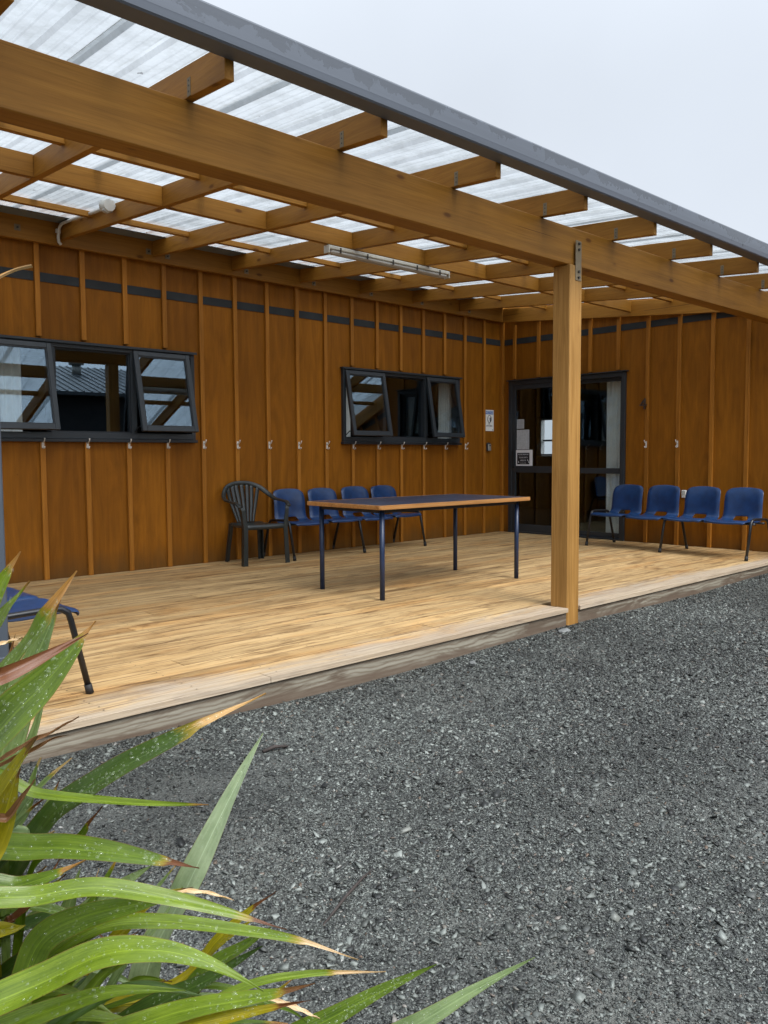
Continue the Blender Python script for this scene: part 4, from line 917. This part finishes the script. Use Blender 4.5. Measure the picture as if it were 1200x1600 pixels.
LEAVES = [
  (1,[(-8.841,-6.039,0.729),(-8.825,-6.111,0.864),(-8.796,-6.158,0.95)],0.045,0,0.9,1,''),
  (1,[(-8.861,-6.021,0.729),(-8.808,-6.107,0.854),(-8.789,-6.169,0.911)],0.036,0,0.95,1,''),
  (2,[(-8.791,-5.966,0.543),(-8.763,-6.024,0.699),(-8.746,-6.078,0.797),(-8.731,-6.13,0.88)],0.055,0.3,0.93,0,''),
  (0, [(-8.86, -6.096, 0.667), (-8.828, -6.184, 0.791), (-8.809, -6.264, 0.873), (-8.776, -6.289, 0.935)], 0.058, 0, 0.84, 1, 'upright green leaf with a torn orange-brown tip'),
  (0,[(-8.904,-6.194,0.657),(-8.868,-6.287,0.762),(-8.825,-6.323,0.819),(-8.784,-6.356,0.884)],0.068,0,0.93,1,''),
  (5, [(-8.922, -6.327, 0.821), (-8.891, -6.355, 0.837), (-8.853, -6.362, 0.851), (-8.803, -6.379, 0.876)], 0.026, 0.4, 0, 2, 'dead reddish brown leaf across the green ones'),
  (5,[(-8.882,-6.266,0.848),(-8.861,-6.284,0.859),(-8.846,-6.298,0.865)],0.007,0,0,3,''),
  (2,[(-8.803,-6.089,0.594),(-8.777,-6.119,0.68),(-8.767,-6.137,0.734),(-8.765,-6.15,0.76)],0.014,0,1.1,0,''),
  (5,[(-8.849,-6.109,0.645),(-8.797,-6.154,0.688),(-8.772,-6.176,0.704),(-8.743,-6.202,0.726)],0.0105,0,0,0,''),
  (5,[(-8.83,-6.1,0.646),(-8.784,-6.14,0.674),(-8.764,-6.158,0.689),(-8.746,-6.174,0.695)],0.0095,0.5,0,0,''),
  (4, [(-8.848, -6.093, 0.537), (-8.827, -6.137, 0.616), (-8.814, -6.177, 0.672), (-8.803, -6.215, 0.717)], 0.05, 0, 0.86, 0, 'yellowing leaf with a brown tip'),
  (4,[(-8.863,-6.11,0.486),(-8.836,-6.15,0.575),(-8.825,-6.178,0.637),(-8.821,-6.202,0.676)],0.045,0.2,0.93,0,''),
  (3, [(-8.804, -5.846, 0.227), (-8.754, -6.072, 0.523), (-8.71, -6.174, 0.616), (-8.637, -6.278, 0.692), (-8.548, -6.357, 0.75)], 0.066, 0, 0.875, 4, 'long arching leaf with a cream and orange dead tip'),
  (1,[(-8.834,-6.057,0.619),(-8.774,-6.132,0.608),(-8.722,-6.199,0.604),(-8.67,-6.265,0.603),(-8.623,-6.327,0.607)],0.017,0,0.95,1,''),
  (7, [(-8.563, -5.887, 0.015), (-8.522, -5.976, 0.213), (-8.496, -6.057, 0.357), (-8.452, -6.112, 0.502), (-8.412, -6.153, 0.611)], 0.066, 0, 1.1, 0, 'pale upright leaf with a clean pointed tip'),
  (0, [(-8.853, -6.049, 0.509), (-8.778, -6.135, 0.532), (-8.725, -6.202, 0.534), (-8.668, -6.274, 0.526), (-8.636, -6.322, 0.522)], 0.042, 0, 0.87, 2, 'flat green leaf ending in a dark brown point'),
  (0,[(-8.863,-6.11,0.485),(-8.813,-6.157,0.499),(-8.774,-6.192,0.516),(-8.746,-6.217,0.534)],0.03,0,0.8,1,''),
  (1,[(-8.885,-6.158,0.493),(-8.809,-6.215,0.507),(-8.75,-6.256,0.512),(-8.686,-6.306,0.495),(-8.62,-6.356,0.469),(-8.555,-6.407,0.439)],0.029,0,0.88,2,''),
  (5,[(-8.667,-6.27,0.474),(-8.641,-6.294,0.48),(-8.616,-6.318,0.477),(-8.594,-6.34,0.468)],0.009,0,0,3,''),
  (0,[(-8.795,-6.058,0.265),(-8.767,-6.092,0.37),(-8.723,-6.146,0.415),(-8.668,-6.214,0.442),(-8.623,-6.271,0.464)],0.042,0.7,1.1,0,''),
  (1, [(-8.739, -6.038, 0.309), (-8.677, -6.105, 0.365), (-8.611, -6.18, 0.377), (-8.533, -6.268, 0.368), (-8.478, -6.336, 0.359), (-8.424, -6.403, 0.337)], 0.025, 0, 0.83, 3, 'slender leaf with a long straw-coloured tip'),
  (1, [(-8.904, -6.153, 0.35), (-8.822, -6.24, 0.407), (-8.765, -6.304, 0.449), (-8.717, -6.362, 0.459), (-8.677, -6.415, 0.449), (-8.637, -6.469, 0.422)], 0.048, 0, 1.1, 0, 'broad bright leaf beaded with rain along the bottom'),
  (1,[(-8.88,-6.113,0.289),(-8.79,-6.194,0.333),(-8.726,-6.252,0.357),(-8.658,-6.317,0.358)],0.03,0,1.1,0,''),
  (0,[(-8.465,-5.987,-0.068),(-8.354,-6.189,0.08),(-8.276,-6.284,0.157),(-8.214,-6.364,0.218)],0.05,0,1.1,0,''),
  (2,[(-8.281,-6.031,-0.145),(-8.18,-6.249,0.021),(-8.098,-6.347,0.108),(-8.03,-6.432,0.18)],0.046,0,1.1,0,''),
  (1,[(-8.653,-6.195,0.235),(-8.548,-6.289,0.298),(-8.486,-6.346,0.315),(-8.438,-6.391,0.318),(-8.395,-6.431,0.319)],0.016,0,0.8,3,''),
  (1,[(-8.742,-6.178,0.253),(-8.648,-6.28,0.304),(-8.589,-6.351,0.329),(-8.557,-6.396,0.346),(-8.531,-6.436,0.367)],0.034,0,0.86,0,''),
  (4,[(-8.73,-6.192,0.235),(-8.638,-6.297,0.288),(-8.582,-6.37,0.319),(-8.537,-6.433,0.344)],0.024,0.3,0.85,2,''),
  (5,[(-8.522,-6.315,0.281),(-8.495,-6.342,0.267),(-8.469,-6.368,0.251)],0.012,0,0,3,''),
  (0,[(-8.554,-6.151,0.236),(-8.467,-6.27,0.217),(-8.454,-6.317,0.211)],0.012,0,1.1,0,''),
  (0,[(-8.608,-6.105,0.176),(-8.539,-6.185,0.275),(-8.51,-6.231,0.316),(-8.486,-6.273,0.357)],0.036,0,1.1,0,''),
  (2,[(-8.705,-5.878,0.152),(-8.649,-5.941,0.286),(-8.606,-5.998,0.352),(-8.567,-6.054,0.403)],0.046,0.3,1.1,0,''),
  (2,[(-8.641,-5.911,0.138),(-8.576,-5.979,0.276),(-8.548,-6.019,0.334),(-8.525,-6.054,0.386)],0.03,0,0.97,3,''),
  (2,[(-8.686,-5.891,0.195),(-8.657,-5.922,0.304),(-8.641,-5.944,0.383)],0.038,0,1.1,0,''),
  (0,[(-8.652,-5.919,0.249),(-8.626,-5.936,0.32),(-8.61,-5.947,0.373)],0.008,0,0.8,3,''),
  (4,[(-8.529,-6.042,0.172),(-8.478,-6.106,0.26),(-8.445,-6.154,0.318),(-8.421,-6.197,0.358)],0.02,0,0.8,2,''),
  (4,[(-8.529,-6.018,0.137),(-8.473,-6.076,0.226),(-8.424,-6.131,0.284)],0.026,0,1.1,0,''),
  (3,[(-8.798,-5.922,0.208),(-8.748,-6.008,0.291),(-8.689,-6.107,0.318),(-8.644,-6.192,0.359)],0.06,0,1.1,0,''),
  (3,[(-8.723,-6.004,0.096),(-8.615,-6.119,0.207),(-8.548,-6.199,0.269),(-8.497,-6.265,0.328)],0.045,0,1.1,0,''),
  (2,[(-8.625,-5.968,-0.002),(-8.517,-6.104,0.124),(-8.479,-6.181,0.181),(-8.457,-6.244,0.219)],0.04,0,1.1,0,''),
  (2,[(-8.781,-5.983,0.465),(-8.756,-6.023,0.542),(-8.748,-6.047,0.602),(-8.746,-6.069,0.635)],0.024,0,0.92,3,''),
  (5,[(-8.847,-6.145,0.573),(-8.828,-6.175,0.604),(-8.817,-6.196,0.635),(-8.808,-6.215,0.662)],0.016,0,0,0,''),
  (0,[(-8.746,-6.018,0.445),(-8.7,-6.071,0.493),(-8.687,-6.094,0.526),(-8.676,-6.116,0.555)],0.018,0,0.75,2,''),
  (4,[(-8.86,-6.119,0.426),(-8.838,-6.139,0.439),(-8.819,-6.157,0.443),(-8.809,-6.165,0.447)],0.03,0,1.1,0,''),
  (5,[(-8.818,-6.091,0.415),(-8.805,-6.116,0.434),(-8.784,-6.146,0.47),(-8.763,-6.174,0.528)],0.016,0,0,2,''),
  (6, [(-8.993, -6.586, 1.177), (-8.977, -6.626, 1.199), (-8.964, -6.638, 1.209), (-8.953, -6.648, 1.213)], 0.0055, 0, 0, 4, 'thin pale dry tip reaching up in front of the wall'),
  (3,[(-8.78,-5.904,0.287),(-8.718,-5.959,0.328),(-8.658,-6.015,0.342),(-8.602,-6.069,0.327)],0.031,-0.27,1.1,0,''),
  (2,[(-8.755,-5.88,0.21),(-8.684,-5.944,0.241),(-8.624,-6.004,0.22),(-8.572,-6.057,0.177)],0.02,0.32,0.86,2,''),
  (0,[(-8.802,-5.915,0.312),(-8.756,-5.955,0.362),(-8.704,-6.004,0.357),(-8.648,-6.062,0.311)],0.024,-0.25,0.86,2,''),
  (1,[(-8.798,-5.921,0.217),(-8.723,-5.99,0.232),(-8.666,-6.047,0.201),(-8.62,-6.095,0.15)],0.028,0.5,1.1,2,''),
  (2,[(-8.683,-6.01,0.153),(-8.617,-6.061,0.265),(-8.576,-6.094,0.327),(-8.547,-6.116,0.383)],0.023,-0.34,1.1,2,''),
  (3,[(-8.76,-6.059,0.208),(-8.688,-6.122,0.265),(-8.638,-6.167,0.283),(-8.569,-6.234,0.264)],0.02,0.01,1.1,1,''),
  (0,[(-8.734,-5.898,0.131),(-8.677,-5.94,0.258),(-8.63,-5.977,0.343),(-8.595,-6.003,0.418)],0.027,-0.0,0.93,1,''),
  (2,[(-8.824,-5.979,0.488),(-8.781,-6.017,0.516),(-8.747,-6.05,0.507),(-8.714,-6.085,0.478)],0.023,0.19,1.1,0,''),
  (1,[(-8.83,-5.926,0.152),(-8.755,-5.993,0.191),(-8.675,-6.068,0.201),(-8.597,-6.145,0.17)],0.032,-0.35,0.86,1,''),
  (2,[(-8.731,-5.914,0.071),(-8.62,-6.014,0.134),(-8.525,-6.1,0.176),(-8.448,-6.173,0.175)],0.027,0.35,1.1,1,''),
  (1,[(-8.806,-5.857,0.255),(-8.758,-5.898,0.296),(-8.71,-5.938,0.359),(-8.678,-5.966,0.379)],0.028,0.01,0.86,1,''),
  (0,[(-8.717,-6.039,0.112),(-8.613,-6.133,0.151),(-8.539,-6.2,0.19),(-8.459,-6.276,0.19)],0.028,-0.44,0.93,1,''),
  (2,[(-8.819,-5.922,0.415),(-8.78,-5.953,0.474),(-8.748,-5.978,0.538),(-8.717,-6.004,0.568)],0.031,-0.12,0.86,1,''),
  (0,[(-8.802,-5.873,0.475),(-8.769,-5.898,0.546),(-8.742,-5.915,0.628),(-8.731,-5.919,0.7)],0.028,0.14,0.93,2,''),
  (1,[(-8.795,-6.001,0.216),(-8.75,-6.038,0.283),(-8.697,-6.082,0.341),(-8.654,-6.121,0.365)],0.023,-0.1,0.93,2,''),
  (0,[(-8.779,-5.804,0.554),(-8.744,-5.83,0.64),(-8.718,-5.847,0.715),(-8.702,-5.856,0.779)],0.023,0.17,0.86,0,''),
  (0,[(-8.649,-5.998,0.029),(-8.561,-6.075,0.092),(-8.465,-6.16,0.149),(-8.393,-6.223,0.218)],0.022,0.35,0.93,1,''),
  (0,[(-8.785,-5.817,0.505),(-8.743,-5.851,0.569),(-8.716,-5.87,0.643),(-8.696,-5.88,0.728)],0.028,-0.35,0.93,0,''),
  (2,[(-8.792,-5.82,0.344),(-8.743,-5.862,0.402),(-8.692,-5.903,0.471),(-8.662,-5.926,0.54)],0.023,0.38,0.93,2,''),
  (0,[(-8.81,-5.812,0.411),(-8.774,-5.902,0.543),(-8.732,-5.978,0.612)],0.018,-0.56,0.86,3,''),
  (2,[(-8.833,-5.936,0.274),(-8.797,-6.026,0.405),(-8.755,-6.1,0.485)],0.025,-0.42,0.78,1,''),
  (2,[(-8.798,-5.847,0.325),(-8.768,-5.931,0.457),(-8.747,-5.985,0.537)],0.016,-0.36,0.92,3,''),
  (2,[(-8.847,-5.927,0.41),(-8.792,-6.038,0.526),(-8.751,-6.111,0.594)],0.025,0.29,0.86,2,''),
  (2,[(-8.788,-5.944,0.411),(-8.756,-6.03,0.555),(-8.714,-6.103,0.635)],0.022,0.16,0.86,3,''),
  (2,[(-8.846,-5.769,0.406),(-8.794,-5.877,0.513),(-8.745,-5.959,0.573)],0.022,-0.23,0.92,0,''),
  (3,[(-8.856,-5.883,0.426),(-8.808,-5.986,0.546),(-8.765,-6.059,0.638)],0.023,0.45,0.92,3,''),
  (0,[(-8.843,-5.935,0.421),(-8.824,-6.011,0.542),(-8.789,-6.08,0.612)],0.022,-0.57,0.86,1,''),
  (3,[(-8.825,-5.97,0.394),(-8.785,-6.066,0.505),(-8.754,-6.133,0.548)],0.014,-0.19,0.78,3,''),
  (2,[(-8.745,-5.747,0.026),(-8.703,-5.845,0.145),(-8.67,-5.909,0.229)],0.024,-0.36,0.78,2,''),
  (1,[(-8.717,-6.02,0.189),(-8.676,-6.118,0.3),(-8.643,-6.186,0.346)],0.022,0.44,0.86,1,''),
  (0,[(-8.731,-5.796,0.232),(-8.692,-5.892,0.331),(-8.668,-5.952,0.386)],0.019,0.19,0.92,2,''),
  (0,[(-8.722,-5.801,0.228),(-8.675,-5.905,0.321),(-8.623,-5.993,0.36)],0.016,-0.2,0.78,3,''),
  (0,[(-8.765,-5.8,0.134),(-8.729,-5.896,0.201),(-8.7,-5.962,0.237)],0.015,-0.5,0.86,2,''),
  (1,[(-8.719,-5.744,0.183),(-8.676,-5.845,0.277),(-8.629,-5.929,0.296)],0.022,-0.48,0.92,2,''),
  (0,[(-8.61,-5.915,0.1),(-8.579,-6.004,0.185),(-8.547,-6.075,0.203)],0.016,0.04,0.92,0,''),
  (4,[(-8.66,-6.034,0.274),(-8.617,-6.133,0.388),(-8.579,-6.206,0.429)],0.024,0.33,0.92,2,''),
  (1,[(-8.653,-5.837,0.156),(-8.607,-5.938,0.269),(-8.557,-6.021,0.334)],0.013,0.41,0.86,1,''),
  (0,[(-8.693,-5.821,0.063),(-8.65,-5.92,0.185),(-8.619,-5.983,0.258)],0.023,0.59,0.86,0,''),
  (0,[(-8.581,-5.855,0.052),(-8.548,-5.948,0.123),(-8.529,-6.004,0.161)],0.02,-0.06,0.78,3,''),
  (0,[(-8.802,-5.897,0.165),(-8.761,-5.999,0.228),(-8.717,-6.079,0.265)],0.017,0.26,0.92,0,''),
  (0,[(-8.792,-5.671,-0.002),(-8.738,-5.784,0.083),(-8.678,-5.878,0.128)],0.013,0.0,0.86,3,''),
  (0,[(-8.75,-5.857,0.056),(-8.726,-5.937,0.17),(-8.692,-6.006,0.23)],0.02,0.15,0.78,1,''),
  (4,[(-8.662,-5.794,0.064),(-8.641,-5.874,0.161),(-8.603,-5.949,0.178)],0.016,0.56,0.86,3,''),
  (2,[(-8.753,-5.706,0.017),(-8.693,-5.703,0.06),(-8.615,-5.719,0.085)],0.031,-0.04,1.1,0,''),
  (3,[(-8.68,-5.777,0.005),(-8.613,-5.81,-0.016),(-8.535,-5.845,0.05)],0.033,-0.4,0.85,0,''),
  (3,[(-8.793,-5.67,-0.0),(-8.829,-5.631,-0.025),(-8.783,-5.66,0.042)],0.027,0.56,0.85,0,''),
  (0,[(-8.67,-5.78,0.064),(-8.589,-5.813,0.124),(-8.497,-5.857,0.175)],0.035,0.23,0.85,0,''),
  (3,[(-8.754,-5.705,0.022),(-8.778,-5.729,0.068),(-8.75,-5.797,0.17)],0.025,0.55,1.1,0,''),
  (3,[(-8.735,-5.727,-0.025),(-8.744,-5.717,0.031),(-8.683,-5.771,0.105)],0.048,-0.55,1.1,0,''),
  (3,[(-8.706,-5.752,0.005),(-8.681,-5.837,0.107),(-8.656,-5.922,0.223)],0.03,-0.05,1.1,0,''),
  (3,[(-8.699,-5.756,0.028),(-8.626,-5.784,0.053),(-8.54,-5.82,0.114)],0.041,-0.11,0.85,0,''),
]

# ================================================================ flax plant in the near left corner
STY = {0: ((.070,.125,.011), (.140,.205,.022)), 1: ((.105,.168,.010), (.200,.272,.024)), 2: ((.160,.235,.095), (.270,.345,.170)), 3: ((.030,.066,.012), (.075,.125,.022)),
       4: ((.210,.190,.008), (.400,.320,.016)), 5: ((.150,.075,.036), (.34,.20,.11)), 6: ((.48,.32,.15), (.68,.54,.34)), 7: ((.30,.385,.235), (.42,.50,.34))}
DEADC = {0: (.19,.095,.040), 1: (.40,.22,.075), 2: (.15,.058,.022), 3: (.62,.46,.27), 4: (.66,.43,.19)}
def leaf_mat(k):
    mt, t, b = new_mat('flax_leaf_tone_%s' % 'abcdefgh'[k]); c0, c1 = STY[k]; o = t.nodes['Material Output']
    uv = N(t, 'ShaderNodeUVMap'); uv.uv_map = 'UVMap'
    oi = N(t, 'ShaderNodeObjectInfo'); sc = N(t, 'ShaderNodeVectorMath', operation='SCALE'); sc.inputs[0].default_value = (13, 29, 7); t.links.new(oi.outputs['Random'], sc.inputs['Scale'])
    ad = N(t, 'ShaderNodeVectorMath', operation='ADD'); t.links.new(uv.outputs[0], ad.inputs[0]); t.links.new(sc.outputs[0], ad.inputs[1])
    fib = noise(t, mapping(t, ad.outputs[0], (26, 1.2, 1)), 1.0, 4, .6)
    pat = noise(t, mapping(t, ad.outputs[0], (2.5, 7, 1)), 1.0, 4, .6)
    col = ramp(t, fib, [(.28, c0), (.72, c1)])
    col = mix(t, .8, col, ramp(t, pat, [(.3, (.62,.68,.55)), (.7, (1.2,1.17,1.1))]), 'MULTIPLY')
    s = N(t, 'ShaderNodeSeparateXYZ'); t.links.new(uv.outputs[0], s.inputs[0])
    mid = math_(t, 'ABSOLUTE', math_(t, 'SUBTRACT', s.outputs[0], .5))
    col = mix(t, ramp(t, mid, [(.008, (.5,.5,.5)), (.03, (0,0,0))]), col, tuple(min(1, x * 1.5) for x in c1))
    if k < 4 or k == 7:
        col = mix(t, ramp(t, mid, [(.478, (0,0,0)), (.495, (.7,.7,.7))]), col, (.20,.10,.03))        # thin orange margin
        sp = N(t, 'ShaderNodeTexVoronoi'); sp.inputs['Scale'].default_value = 1.0; t.links.new(mapping(t, ad.outputs[0], (4, 34, 1)), sp.inputs['Vector'])
        col = mix(t, .7, col, ramp(t, sp.outputs['Distance'], [(0, (.35,.22,.08)), (.05, (.6,.5,.3)), (.09, (1,1,1))]), 'MULTIPLY')
    da = N(t, 'ShaderNodeAttribute', attribute_name='dead'); dc = N(t, 'ShaderNodeAttribute', attribute_name='dead_colour')
    dn = math_(t, 'ADD', da.outputs['Fac'], math_(t, 'MULTIPLY', math_(t, 'SUBTRACT', noise(t, mapping(t, ad.outputs[0], (7, 9, 1)), 1.0, 4, .6), .5), .7))
    dcol = mix(t, .85, dc.outputs['Color'], ramp(t, fib, [(.3, (.5,.42,.36)), (.7, (1.35,1.3,1.25))]), 'MULTIPLY')
    if k < 5: col = mix(t, ramp(t, dn, [(.22, (0,0,0)), (.42, (.8,.8,.8))]), col, (.32,.22,.02))
    col = mix(t, ramp(t, dn, [(.42, (0,0,0)), (.56, (1,1,1))]), col, dcol)
    t.links.new(col, b.inputs['Base Color']); b.inputs['Roughness'].default_value = .33; b.inputs['Specular IOR Level'].default_value = .5
    bump(t, b, fib, .25, .002)
    tr = N(t, 'ShaderNodeBsdfTranslucent'); t.links.new(mix(t, 1.0, col, (1.25,1.35,.5), 'MULTIPLY'), tr.inputs[0])
    ms = N(t, 'ShaderNodeMixShader'); ms.inputs[0].default_value = .30 if k < 5 else .12
    t.links.new(b.outputs[0], ms.inputs[1]); t.links.new(tr.outputs[0], ms.inputs[2]); t.links.new(ms.outputs[0], o.inputs['Surface'])
    return mt
LM = {k: leaf_mat(k) for k in STY}
def water_mat():
    mt, t, b = new_mat('rain_droplet'); t.nodes.remove(b); o = t.nodes['Material Output']
    rf = N(t, 'ShaderNodeBsdfRefraction'); rf.inputs['IOR'].default_value = 1.25; rf.inputs['Roughness'].default_value = 0
    tp = N(t, 'ShaderNodeBsdfTransparent'); gl = N(t, 'ShaderNodeBsdfGlossy'); gl.inputs['Roughness'].default_value = .02
    fr = N(t, 'ShaderNodeFresnel'); ge = N(t, 'ShaderNodeNewGeometry')
    ior = N(t, 'ShaderNodeMapRange'); ior.inputs['To Min'].default_value = 1.36; ior.inputs['To Max'].default_value = 1 / 1.36
    t.links.new(ge.outputs['Backfacing'], ior.inputs['Value']); t.links.new(ior.outputs[0], fr.inputs['IOR'])
    m1 = N(t, 'ShaderNodeMixShader'); t.links.new(fr.outputs[0], m1.inputs[0]); t.links.new(tp.outputs[0], m1.inputs[1]); t.links.new(gl.outputs[0], m1.inputs[2])
    df = N(t, 'ShaderNodeBsdfDiffuse'); df.inputs[0].default_value = (.75,.85,.6,1); m2 = N(t, 'ShaderNodeMixShader'); m2.inputs[0].default_value = .05
    t.links.new(m1.outputs[0], m2.inputs[1]); t.links.new(df.outputs[0], m2.inputs[2]); t.links.new(m2.outputs[0], o.inputs['Surface']); return mt
WATER = water_mat()
BASE = Vector((-8.80, -5.72, GZ))
fx = empty('flax_plant', BASE, 'flax plant with long wet sword leaves, some tips brown, in the near left corner', 'plant')
CAMP = Vector((-9.1869, -7.2677, 1.0725))
lr = random.Random(21)
def flax_leaf(style, pts, w, roll, dead, dc, label):
    root = BASE + Vector((lr.uniform(-.10, .10), lr.uniform(-.10, .10), .02))
    first = Vector(pts[0])
    P = [root, root.lerp(first, .5) + Vector((0, 0, .05 + .05 * lr.random()))] + [Vector(p) for p in pts]
    if style == 5 and w < .013: P = P[2:]                             # shred of a dead tip
    path = catmull(P, 9); n = len(path); cum = [0.0]
    for a, b_ in zip(path, path[1:]): cum.append(cum[-1] + (b_ - a).length)
    tot = cum[-1]; us = [-1, -.62, -.28, 0, .28, .62, 1]
    m_ = MB(); bm = m_.bm; uvl = bm.loops.layers.uv.new('UVMap'); dl = bm.verts.layers.float.new('dead'); cl = bm.verts.layers.float_color.new('dead_colour')
    rows = []; frames = []; vis = cum[n - 1 - 9 * (len(pts) - 1)]
    ph = lr.uniform(0, 6)
    for i, p in enumerate(path):
        t_ = (path[min(i+1, n-1)] - path[max(i-1, 0)]).normalized(); s_ = cum[i] / tot
        v_ = max(0.0, (cum[i] - vis) / max(1e-6, tot - vis))          # 0..1 along the part that reaches out of the clump
        toc = (CAMP - p).normalized(); nrm = toc * .55 + Vector((0, 0, 1)) * .55; nrm = (nrm - t_ * nrm.dot(t_)).normalized()
        nrm = Matrix.Rotation(roll + .04 * math.sin(s_ * 5 + ph), 3, t_) @ nrm; side = t_.cross(nrm).normalized()
        k = .55 + .45 * min(1, s_ * 2.2)
        if v_ > .30: k *= max(.02, 1 - ((v_ - .30) / .70) ** 1.75)
        if dead < 1 and v_ > dead: k *= .75
        hw = w / 2 * k; curl = .20 + (.5 if dead < 1 and v_ > dead else 0)
        row = []
        for u in us:
            q = p + side * hw * u + nrm * (hw * curl * (abs(u) ** 1.3) + .0015 * math.sin(s_ * 23 + u * 4 + ph))
            v = bm.verts.new(q)
            v[dl] = 0 if dead > 1 else max(0, min(1, .5 + (v_ - dead) / .16)) if dead > 0 else 1.0
            v[cl] = (*DEADC[dc], 1); row.append(v)
        rows.append(row); frames.append((p, side, nrm, hw, t_))
    for i in range(n - 1):
        for j in range(len(us) - 1):
            f = bm.faces.new((rows[i][j], rows[i][j+1], rows[i+1][j+1], rows[i+1][j])); f.smooth = True
            for lp, (uu, ii) in zip(f.loops, ((us[j], i), (us[j+1], i), (us[j+1], i+1), (us[j], i+1))): lp[uvl].uv = (uu / 2 + .5, cum[ii] / .35)
    if (style < 5 or style == 7) and w > .02:                                          # rain beads lying on the blade
        for _ in range(int(11000 * w * (tot - vis) + 8)):
            i = lr.randrange(max(1, n - 9 * (len(pts) - 1)), n - 1); p, side, nrm, hw, t_ = frames[i]
            if hw < .006: continue
            u = lr.uniform(-.85, .85); f_ = lr.random(); pn = frames[i+1][0]
            r_ = min(.0024, .0008 + abs(lr.gauss(0, .0007))) if lr.random() < .97 else lr.uniform(.002, .0034)
            c_ = p.lerp(pn, f_) + side * hw * u * .95 + nrm * (hw * .20 * abs(u) ** 1.3 + r_ * .25)
            rg = []
            for lev, (rr_, hh) in enumerate(((1, 0), (.78, .36), (.0, .56))):
                if lev == 2: rg.append([bm.verts.new(c_ + nrm * r_ * hh)])
                else: rg.append([bm.verts.new(c_ + (side * math.cos(a) + t_ * math.sin(a) * 1.15) * r_ * rr_ + nrm * r_ * hh) for a in [q * math.pi / 4 for q in range(8)]])
            for q in range(8):
                f = bm.faces.new((rg[0][q], rg[0][(q+1) % 8], rg[1][(q+1) % 8], rg[1][q])); f.smooth = True; f.material_index = 1
                f = bm.faces.new((rg[1][q], rg[1][(q+1) % 8], rg[2][0])); f.smooth = True; f.material_index = 1
    me = bpy.data.meshes.new('leaf'); bm.to_mesh(me); bm.free(); me.materials.append(LM[style]); me.materials.append(WATER)
    o = link(bpy.data.objects.new('leaf', me), fx)
    if label: o['label'] = label
for a in LEAVES: flax_leaf(*a)
# dry litter at the foot of the clump
m_ = MB()
for _ in range(90):
    a = lr.uniform(0, 6.28); r_ = lr.uniform(.05, .42); c_ = BASE + Vector((math.cos(a) * r_, math.sin(a) * r_, .012)); d_ = Vector((lr.uniform(-1, 1), lr.uniform(-1, 1), lr.uniform(0, .3))).normalized() * lr.uniform(.04, .12)
    m_.tube([c_ - d_ * .5, c_ + Vector((0, 0, .01)), c_ + d_ * .5], [.0012, .0022, .001], 5)
o = m_.build('leaf_litter', LM[5]); props(o, 'dry brown leaf litter on the gravel under the flax plant', None, None, 'stuff')
